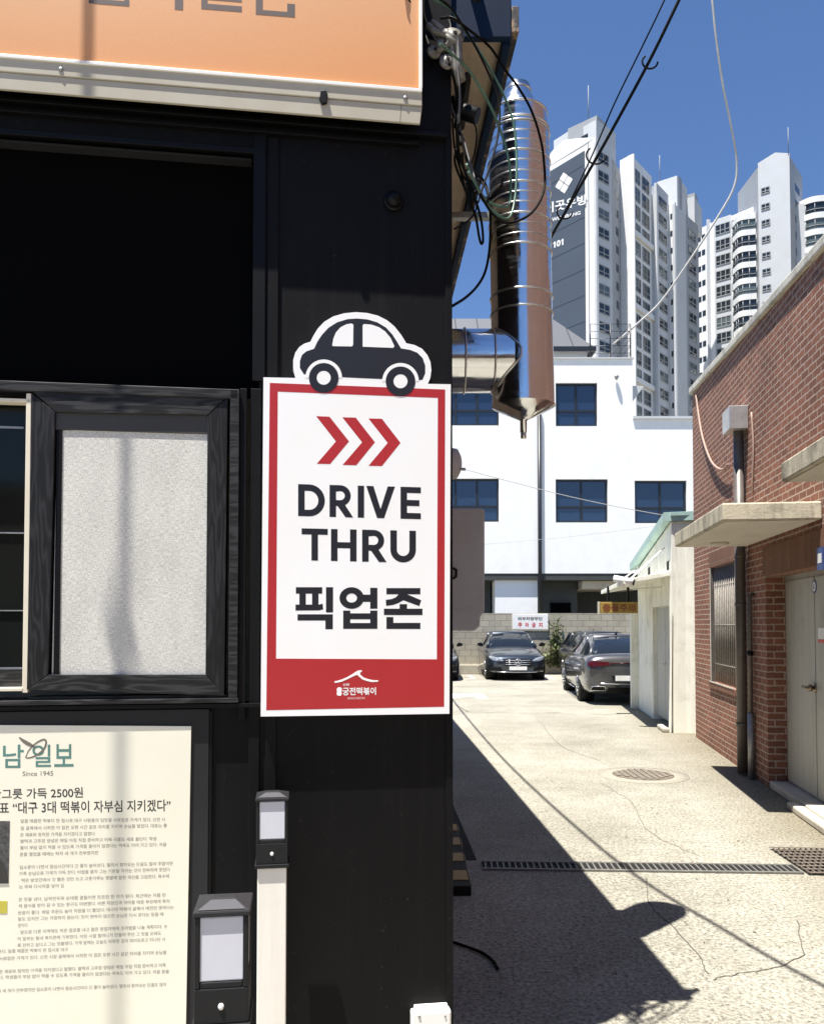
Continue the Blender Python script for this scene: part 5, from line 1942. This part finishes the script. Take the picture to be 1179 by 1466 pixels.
    for sx in (-1, 1):
        mb = MB().raw([(sx * .88, -L / 2 + L * .335, .99), (sx * .93, -L / 2 + L * .335, .98), (sx * 1.06, -L / 2 + L * .325, 1.00), (sx * 1.08, -L / 2 + L * .328, 1.08), (sx * .96, -L / 2 + L * .33, 1.11), (sx * .90, -L / 2 + L * .335, 1.07),
                       (sx * .88, -L / 2 + L * .352, .99), (sx * .93, -L / 2 + L * .362, .98), (sx * 1.05, -L / 2 + L * .355, 1.00), (sx * 1.07, -L / 2 + L * .352, 1.08), (sx * .96, -L / 2 + L * .36, 1.11), (sx * .90, -L / 2 + L * .352, 1.07)],
                      [(0, 1, 2, 3, 4, 5), (11, 10, 9, 8, 7, 6)] + [(k, (k + 1) % 6, 6 + (k + 1) % 6, 6 + k) for k in range(6)])
        mb.build('mirror', 'black_metal' if face != 'grey' else paint_m, root, bevel=.015)
    # rear
    for sx in (-1, 1):
        onto([(sx * .36, .845), (sx * .38, .90), (sx * .70, .93), (sx * .80, .90), (sx * .815, .82), (sx * .70, .80), (sx * .55, .815)], 1, .008).build('tail_light', 'tail_red', root)
        mb = MB()
        ex = onto([(sx * .46, .32), (sx * .48, .39), (sx * .72, .39), (sx * .75, .32)], 1, .012)
        ex.build('exhaust_tip', 'black_matte', root)
        pipe_on([(sx * .45, .31), (sx * .47, .40), (sx * .73, .40), (sx * .76, .31), (sx * .45, .31)], 1, .012, .016).build('exhaust_trim', 'chrome', root)
    pipe_on([(-.36, .875), (0, .88), (.36, .875)], 1, .012, .012).build('boot_trim', 'tail_red', root)
    onto([(-.30, .52), (-.34, .62), (.34, .62), (.30, .52)], 1, .004).build('plate_recess', 'black_matte', root)
    loc_, *_r = bvh.ray_cast(Vector((0, 6, .56)), Vector((0, -1, 0)))
    yr_ = loc_.y + .016
    MB().box(-.26, .26, yr_, yr_ + .012, .515, .625).build('number_plate', 'plate_white', root)
    pipe_on([(-.84, .50), (-.5, .455), (0, .445), (.5, .455), (.84, .50)], 1, .012, .008).build('rear_chrome', 'chrome', root)
    onto([(-.44, .26), (-.40, .36), (.40, .36), (.44, .26)], 1, .006).build('diffuser', 'black_matte', root)
    ya_ = -L / 2 + L * .70
    MB().hexa([(-.03, ya_ - .08, 1.43), (.03, ya_ - .08, 1.43), (.03, ya_ + .08, 1.42), (-.03, ya_ + .08, 1.42)], [(-.008, ya_ + .02, 1.52), (.008, ya_ + .02, 1.52), (.008, ya_ + .07, 1.52), (-.008, ya_ + .07, 1.52)]).build('roof_aerial', 'black_metal', root)
    for sx in (-1, 1):
        mb = MB()
        for ty in (.455, .625):
            y = -L / 2 + L * ty
            mb.box(sx * hw * 1.0 - .012, sx * hw * 1.0 + .014, y - .09, y + .09, .80, .825)
        mb.build('door_handle', 'chrome', root)
        mb = MB().tube([(sx * hw * .985, -L / 2 + L * .27, .27), (sx * hw * .99, -L / 2 + L * .68, .27)], .014, 6)
        mb.build('sill_trim', 'chrome', root)
    root.location = loc
    root.rotation_euler = (0, 0, rotz)
    return root
p = ground(740, 975)
build_car('parked_sedan', 'dark blue-grey sedan facing the camera in front of the block wall', 'car_navy', 'star', (p.x + .02, p.y + 2.42, 0), R(0), group='cars parked in the yard')
p = ground(838, 1010)
build_car('parked_sedan', 'grey sedan seen from behind, half hidden by the cream shed', 'car_grey', 'grey', (4.66, 19.55, 0), R(180 - 4.5), L=4.93)
build_car('parked_sedan', 'black car mostly hidden between the grey sedan and the climbing plant', 'car_black', 'plain', (5.72, 24.9, 0), R(2), wagon=True)
p = ground(662, 976)
build_car('parked_sedan', 'black car of which only a corner shows past the DRIVE THRU board', 'car_black', 'plain', (p.x - .97, p.y + 2.45, 0), R(0), wagon=True)

# ================================================================ apartment towers
FLOOR = 2.8
def txy(px, d):
    return Vector(((px - W / 2) / FPX * d, d, 0))
class Tower:
    """walls given as a run of faces between plan points; windows are set into each face floor by floor"""
    def __init__(s, root):
        s.root = root
        s.small = MB()
        s.count = 0
    def face(s, a, b, ztop, m, z0=0, name='wall', th=.4):
        d = (b - a).normalized()
        n = Vector((d.y, -d.x, 0))
        mb = MB().prism([a + Vector((0, 0, z0)), b + Vector((0, 0, z0)), b + Vector((0, 0, ztop)), a + Vector((0, 0, ztop))], -n * th)
        return mb.build(name, m, s.root)
    def windows(s, a, b, f0, f1, ztop, h, drop=.7, zmin=24, m='tower_glass', name='window', sash=True, m2=None, mull=1, seed=1):
        d = (b - a).normalized()
        L_ = (b - a).length
        n = Vector((d.y, -d.x, 0))
        z = ztop - drop
        rn = random.Random(seed)
        while z - h > zmin:
            p, q = a + d * L_ * f0, a + d * L_ * f1
            up = Vector((0, 0, 1))
            mm = m2 if (m2 and rn.random() < .35) else m
            mb = MB()
            w_ = (q - p).length
            mb.prism([p + n * .03 + up * (z - h), q + n * .03 + up * (z - h), q + n * .03 + up * z, p + n * .03 + up * z], -n * .1)
            o = mb.build(name, mm, s.root)
            if sash:
                mb = MB()
                e = .07
                for k in range(mull + 2):
                    c_ = p + d * (w_ * k / (mull + 1))
                    mb.prism([c_ - d * e + n * .09 + up * (z - h), c_ + d * e + n * .09 + up * (z - h), c_ + d * e + n * .09 + up * z, c_ - d * e + n * .09 + up * z], -n * .055)
                for zz in (z - h, z - h * .62, z):
                    mb.prism([p + n * .085 + up * (zz - e), q + n * .085 + up * (zz - e), q + n * .085 + up * (zz + e), p + n * .085 + up * (zz + e)], -n * .05)
                mb.build('sash', 'tower_sash', o)
            z -= FLOOR
tw = thing('apartment_tower', (30, 122, 0), 'tall apartment tower with the dark blue 101 gable end behind the white building', 'apartment tower')
T = Tower(tw)
P = [txy(*q) for q in ((765, 128.5), (841, 119.8), (857, 118), (880, 120.5), (892, 124), (908, 122.4), (938, 128.5), (945, 127.7), (962, 131.5), (971, 130.6), (987, 134), (1005, 138))]
zt1 = at(857, 197, 118).z
zg = at(857, 196, 118).z
zl_ = at(908, 221, 122.4).z
T.face(P[0], P[1], zg, 'tower_white', name='gable_wall')
T.face(P[1], P[2], zg, 'tower_white', name='gable_wall')
T.face(P[2], P[3], zt1 - .6, 'tower_grey')
T.face(P[3], P[4], zt1 - 1.5, 'tower_dark_shade')
T.face(P[4], P[5], zl_, 'tower_white')
T.face(P[5], P[6], zl_, 'tower_white')
T.face(P[6], P[7], zl_ - 3, 'tower_grey')
T.face(P[7], P[8], zl_ - 1.4, 'tower_grey')
T.face(P[8], P[9], zl_ - 3, 'tower_white')
T.face(P[9], P[10], zl_ - 3.3, 'tower_grey')
T.face(P[10], P[11], zl_ - 3.3, 'tower_dark_shade')
# solid core so that the tower has depth
bk = Vector((-.1, .7, 0))
mb = MB().plan([P[0] + bk, P[1] + bk, P[2] + bk, P[3] + bk, P[4] + bk, P[5] + bk * 1.3, P[6] + bk * 2, P[7] + bk, P[8] + bk * 2, P[9] + bk, P[10] + bk * 2, P[11] + Vector((-.3, .9, 0)), P[11] + Vector((-12, 10, 0)), P[0] + Vector((0, 12, 0))], 0, zl_ - 3.6)
cc2 = [P[0] * .98 + P[1] * .02 + Vector((0, .7, 0)), P[2] + Vector((-.3, .5, 0)), P[3] + Vector((-.4, .6, 0)), P[3] + Vector((-10, 9, 0)), P[0] + Vector((0, 10, 0))]
mb.plan(cc2, 0, zg - .5)
mb.build('core', 'tower_grey', tw)
# gable top piece: shallow pointed parapet
d = (P[1] - P[0]).normalized()
n = Vector((d.y, -d.x, 0))
a_, b_ = P[0], P[2]
mb = MB().prism([a_ + Vector((0, 0, zg + .002)), b_ + Vector((0, 0, zg + .002)), a_.lerp(b_, .72) + Vector((0, 0, zg + 1.6)), a_.lerp(b_, .52) + Vector((0, 0, zg + 2.6)), a_.lerp(b_, .36) + Vector((0, 0, zg + 2.2))], -n * .5)
mb.build('gable_top', 'tower_white', tw)
# blue panel
def gp(f, z, off=.12):
    return P[0].lerp(P[1], f) + n * off + Vector((0, 0, z))
zbt = at(838, 216, 119.8).z
mb = MB().prism([gp(0, 0, .15), gp(1, 0, .15), gp(1, zbt, .15), gp(0, zbt, .15)], -n * .13)
mb.build('blue_panel', 'tower_blue', tw)
mb = MB()
z = zbt - 2.2
while z > 20:
    mb.prism([gp(0, z, .165), gp(1, z, .165), gp(1, z + .14, .165), gp(0, z + .14, .165)], -n * .012)
    z -= 3.9
mb.build('panel_seam', 'tower_seam', tw)
mb = MB().prism([P[1].lerp(P[2], .28) + n * .02 + Vector((0, 0, 10)), P[1].lerp(P[2], .38) + n * .02 + Vector((0, 0, 10)), P[1].lerp(P[2], .38) + n * .02 + Vector((0, 0, zg)), P[1].lerp(P[2], .28) + n * .02 + Vector((0, 0, zg))], -n * .01)
mb.build('gable_joint', 'tower_dark_shade', tw)
def tp_(px, py):
    return hit(px, py, P[0] + n * .18, n)
zk = lambda X, Y_: (775 + X / 12.41, 210 + Y_ / 12.41)
mb = MB()
cxy = (395, 640)
ux, uy = (155, -70), (75, 170)      # half-diagonals toward right and toward bottom, read off the sign
def em(u, v):
    return zk(cxy[0] + ux[0] * u + (10) * v, cxy[1] + ux[1] * u + 190 * v)
for (su, sv) in ((0, -1), (1, 0), (0, 1), (-1, 0)):
    c_ = (su * .52, sv * .52)
    q = [(c_[0] - .46, c_[1]), (c_[0] - .36, c_[1] - .13), (c_[0] - .12, c_[1] - .34), (c_[0], c_[1] - .46), (c_[0] + .12, c_[1] - .34), (c_[0] + .36, c_[1] - .13), (c_[0] + .46, c_[1]), (c_[0] + .36, c_[1] + .13), (c_[0] + .12, c_[1] + .34), (c_[0], c_[1] + .46), (c_[0] - .12, c_[1] + .34), (c_[0] - .36, c_[1] + .13)]
    mb.prism([tp_(*em(*t_)) for t_ in q], -n * .05)
mb.build('tower_emblem', 'tower_white', tw)
def ttext(body, q, bold, name):
    mb = MB()
    text_on(mb, body, *[tp_(*zk(*t_)) for t_ in q], bold=bold)
    mb.build(name, 'tower_white', tw)
ttext('이곳우방', [(60, 1195), (815, 1010), (815, 835), (60, 1000)], .03, 'tower_name')
ttext('WOOBANG', [(180, 1330), (690, 1200), (690, 1135), (180, 1262)], .03, 'tower_latin_name')
def tpoly(pts, name='tower_digit', mb=None):
    mb = mb or MB()
    mb.prism([tp_(*zk(x, y - (x - 205) * .34)) for x, y in pts], -n * .05)
    return mb
for x0 in (205, 345):
    tpoly([(x0, 1712), (x0 + 22, 1690), (x0 + 40, 1690), (x0 + 40, 1800), (x0 + 15, 1800), (x0 + 15, 1722), (x0, 1730)]).build('tower_digit', 'tower_white', tw)
mb = MB()
oo, ii = arc(298, 1745, 36, 56, 0, 360, 24), arc(298, 1745, 12, 30, 0, 360, 24)
for k in range(24):
    tpoly([oo[k], oo[k + 1], ii[k + 1], ii[k]], mb=mb)
mb.build('tower_digit', 'tower_white', tw)
T.windows(P[2], P[3], .12, .78, zt1 - 1.0, 1.5, zmin=26, mull=1, name='bay_window', m2='tower_glass2', seed=2)
T.windows(P[3], P[4], .45, .75, zt1 - 2.0, 1.2, zmin=26, sash=False, name='small_window')
T.windows(P[5], P[6], .10, .40, zl_ - .8, 2.05, zmin=26, name='facade_window', m2='tower_glass2', mull=1, seed=4)
T.windows(P[5], P[6], .52, .84, zl_ - .8, 2.05, zmin=26, name='facade_window', mull=1, seed=5)
T.windows(P[7], P[8], .10, .80, zl_ - 2.4, 1.5, zmin=26, name='stair_window', m2='tower_glass2', mull=1, seed=6)
T.windows(P[8], P[9], .3, .75, zl_ - 4, .9, zmin=26, sash=False, name='small_window')
T.windows(P[10], P[11], .2, .75, zl_ - 4.5, 1.7, zmin=26, name='end_window', sash=True, m2='tower_glass2', seed=7)
# white bands between groups of floors, roof boxes, masts
for k, (a, b) in enumerate(((P[5], P[6]),)):
    dd = (b - a).normalized()
    nn = Vector((dd.y, -dd.x, 0))
    mb = MB()
    z = zl_ - .8 - FLOOR * 4 + .65
    mb.prism([a + nn * .5 + Vector((0, 0, 20)), a + nn * .5 + dd * .35 + Vector((0, 0, 20)), a + nn * .5 + dd * .35 + Vector((0, 0, zl_)), a + nn * .5 + Vector((0, 0, zl_))], -nn * .49)
    for j in range(4):
        mb.prism([a + nn * .4 + dd * .351 + Vector((0, 0, z - .75)), b + nn * .4 + Vector((0, 0, z - .75)), b + nn * .4 + Vector((0, 0, z)), a + nn * .4 + dd * .351 + Vector((0, 0, z))], -nn * .31)
        z -= FLOOR * 4
    mb.build('facade_band', 'tower_white', tw)
def roofbox(px0, px1, d0_, d1_, pytop, zb_3, m, name='roof_house', win=False):
    a, b = txy(px0, d0_), txy(px1, d1_)
    ztp = at(px1, pytop, d1_).z
    dd = (b - a).normalized()
    nn = Vector((dd.y, -dd.x, 0))
    mb = MB().prism([a + Vector((0, 0, zb_3)), b + Vector((0, 0, zb_3)), b + Vector((0, 0, ztp)), a + Vector((0, 0, ztp))], -nn * 5)
    o = mb.build(name, m, tw)
    if win:
        w0 = a.lerp(b, .42)
        w1 = a.lerp(b, .68)
        mb = MB().prism([w0 + nn * .05 + Vector((0, 0, ztp - 2.6)), w1 + nn * .05 + Vector((0, 0, ztp - 2.6)), w1 + nn * .05 + Vector((0, 0, ztp - 1.4)), w0 + nn * .05 + Vector((0, 0, ztp - 1.4))], -nn * .1)
        mb.build('roof_window', 'tower_glass', o)
    return a.lerp(b, .5) - nn * 2 + Vector((0, 0, ztp)), a, b, nn, ztp
c_, a, b, nn, zt_2 = roofbox(821, 858, 124.5, 121, 171, zg - .6, 'tower_grey', win=True)
roofbox(796, 820, 128, 125.2, 186, zg - .6, 'tower_grey')
roofbox(859, 874, 121.2, 123.5, 178, zg - 1.2, 'tower_dark_shade')
c2_, *_ = roofbox(946, 975, 136, 134, 251, zl_ - 3.7, 'tower_grey')
roofbox(976, 982, 134.5, 135.5, 256, zl_ - 3.7, 'tower_dark_shade')
roofbox(968, 1000, 139, 137, 281, zl_ - 3.7, 'tower_grey')
roofbox(1000.5, 1005, 137.3, 139, 283, zl_ - 3.7, 'tower_dark_shade')
for q, ph in ((at(842, 171, 123.5), 122), (at(944, 254, 136), 222)):
    zt_3 = at(842, ph, q.y).z
    MB().tube([q - Vector((0, 0, 1)), Vector((q.x, q.y, zt_3))], .06, 6).build('mast', 'mast', tw)

tr = thing('apartment_tower', (52, 138, 0), 'pale apartment tower with curved white balconies and a tall stair shaft', 'apartment tower')
T = Tower(tr)
Q = [txy(*q) for q in ((997, 150), (1019, 147), (1028, 146), (1053, 144), (1093, 140), (1093, 138.4), (1139, 135.4), (1157, 142), (1142, 141), (1260, 134))]
z1 = at(1030, 317, 146).z
z2_ = at(1092, 306, 140).z
T.face(Q[0], Q[2], z1, 'tower_white')
T.face(Q[2], Q[3], z1 + .3, 'tower_grey')
T.face(Q[3], Q[4], z1, 'tower_white')
zs_ = at(1139, 219, 135.4).z
T.face(Q[5], Q[6], zs_, 'tower_grey', name='stair_shaft')
T.face(Q[6], Q[7], zs_ - .4, 'tower_dark_shade', name='stair_shaft')
mb = MB().prism([Q[5] + Vector((0, 0, zs_ + .002)), Q[6] + Vector((0, 0, zs_ + .002)), Q[5].lerp(Q[6], .55) + Vector((0, 0, zs_ + .9))], Vector((0, .4, 0)))
mb.build('shaft_gable', 'tower_grey', tr)
mb = MB().plan([Q[5] + Vector((.1, .5, 0)), Q[6] + Vector((-.1, .5, 0)), Q[7] + Vector((-.2, .2, 0)), Q[5] + Vector((.1, 9, 0))], 0, zs_ - .5)
mb.build('shaft_core', 'tower_dark_shade', tr)
z3 = at(1150, 290, 138.5).z
T.face(Q[8], Q[9], z3, 'tower_white')
mb = MB().plan([Q[0] + Vector((0, .4, 0)), Q[4] + Vector((0, .6, 0)), Q[9] + Vector((0, .6, 0)), Q[9] + Vector((0, 12, 0)), Q[0] + Vector((0, 12, 0))], 0, z1 - .8)
mb.build('core', 'tower_grey', tr)
mb = MB()
nq = Vector(((Q[2] - Q[0]).y, -(Q[2] - Q[0]).x, 0)).normalized()
mb.prism([Q[1] + nq * .35 + Vector((0, 0, 10)), Q[1] + nq * .35 + Vector((.5, -.05, 10)), Q[1] + nq * .35 + Vector((.5, -.05, z1 + .8)), Q[1] + nq * .35 + Vector((0, 0, z1 + .8))], -nq * .34)
mb.build('wall_fin', 'tower_grey', tr)
T.windows(Q[0], Q[2], .26, .38, z1, 1.0, drop=1.4, zmin=30, name='pair_window', sash=False)
T.windows(Q[0], Q[2], .43, .58, z1, 1.0, drop=1.4, zmin=30, name='pair_window', sash=False)
T.windows(Q[2], Q[3], .10, .92, z1, 1.75, drop=.9, zmin=30, name='wide_window', m2='tower_glass2', mull=2, seed=11)
T.windows(Q[3], Q[4], .02, .12, z1, 1.5, drop=.9, zmin=30, name='small_window', sash=False)
T.windows(Q[5], Q[6], .10, .36, zs_, 1.0, drop=4.6, zmin=34, name='stair_window', mull=1)
T.windows(Q[6], Q[7], .4, .75, zs_, 1.2, drop=3.6, zmin=34, name='shaft_window', sash=False)
def curvy(a, b, ztop, zmin, dep, seed):
    """enclosed balconies bulging out of the face, one white parapet and one run of glass per floor"""
    dd = (b - a).normalized()
    nn = Vector((dd.y, -dd.x, 0))
    L_ = (b - a).length
    rn = random.Random(seed)
    prof = [(k / 14, dep * (.25 + .75 * (math.sin(math.pi * min(1, max(0, (k / 14 - .0) / .75))) ** 1.0 if k / 14 < .75 else .0) if False else dep * (.35 + .65 * (.5 - .5 * math.cos(2 * math.pi * min(1, k / 14 * .8 + .1)))))) for k in range(15)]
    def plan(off):
        pts = [a + dd * (L_ * f) + nn * (o_ / (dep if dep else 1) * 1.0 + off) for f, o_ in prof]
        return pts + [b - nn * .1, a - nn * .1]
    z = ztop
    while z > zmin:
        MB().plan(plan(.12), z - .45, z + .55).build('balcony_parapet', 'tower_white', tr)
        mb = MB().plan(plan(-.05), z - .45 - 1.795, z - .452)
        o = mb.build('balcony_glass', 'tower_glass2' if rn.random() < .3 else 'tower_glass', tr)
        pl_ = plan(-.0)[:15]
        mb = MB()
        for k in (0, 3, 5, 8, 11, 14):
            mb.tube([pl_[k] + Vector((0, 0, z - 2.2)), pl_[k] + Vector((0, 0, z - .5))], .07, 4)
        mb.tube([p_ + Vector((0, 0, z - 1.6)) for p_ in pl_], .05, 4)
        mb.build('balcony_frame', 'tower_sash', o)
        z -= FLOOR
curvy(Q[3].lerp(Q[4], .15), Q[4], z2_ - .6, 30, 2.2, 21)
curvy(Q[8], Q[9].lerp(Q[8], .45), z3 - .2, 40, 2.2, 22)
q = at(1128, 214, 134)
MB().tube([q - Vector((0, 0, 1)), Vector((q.x, q.y, at(1128, 182, 134).z))], .06, 6).build('mast', 'mast', tr)
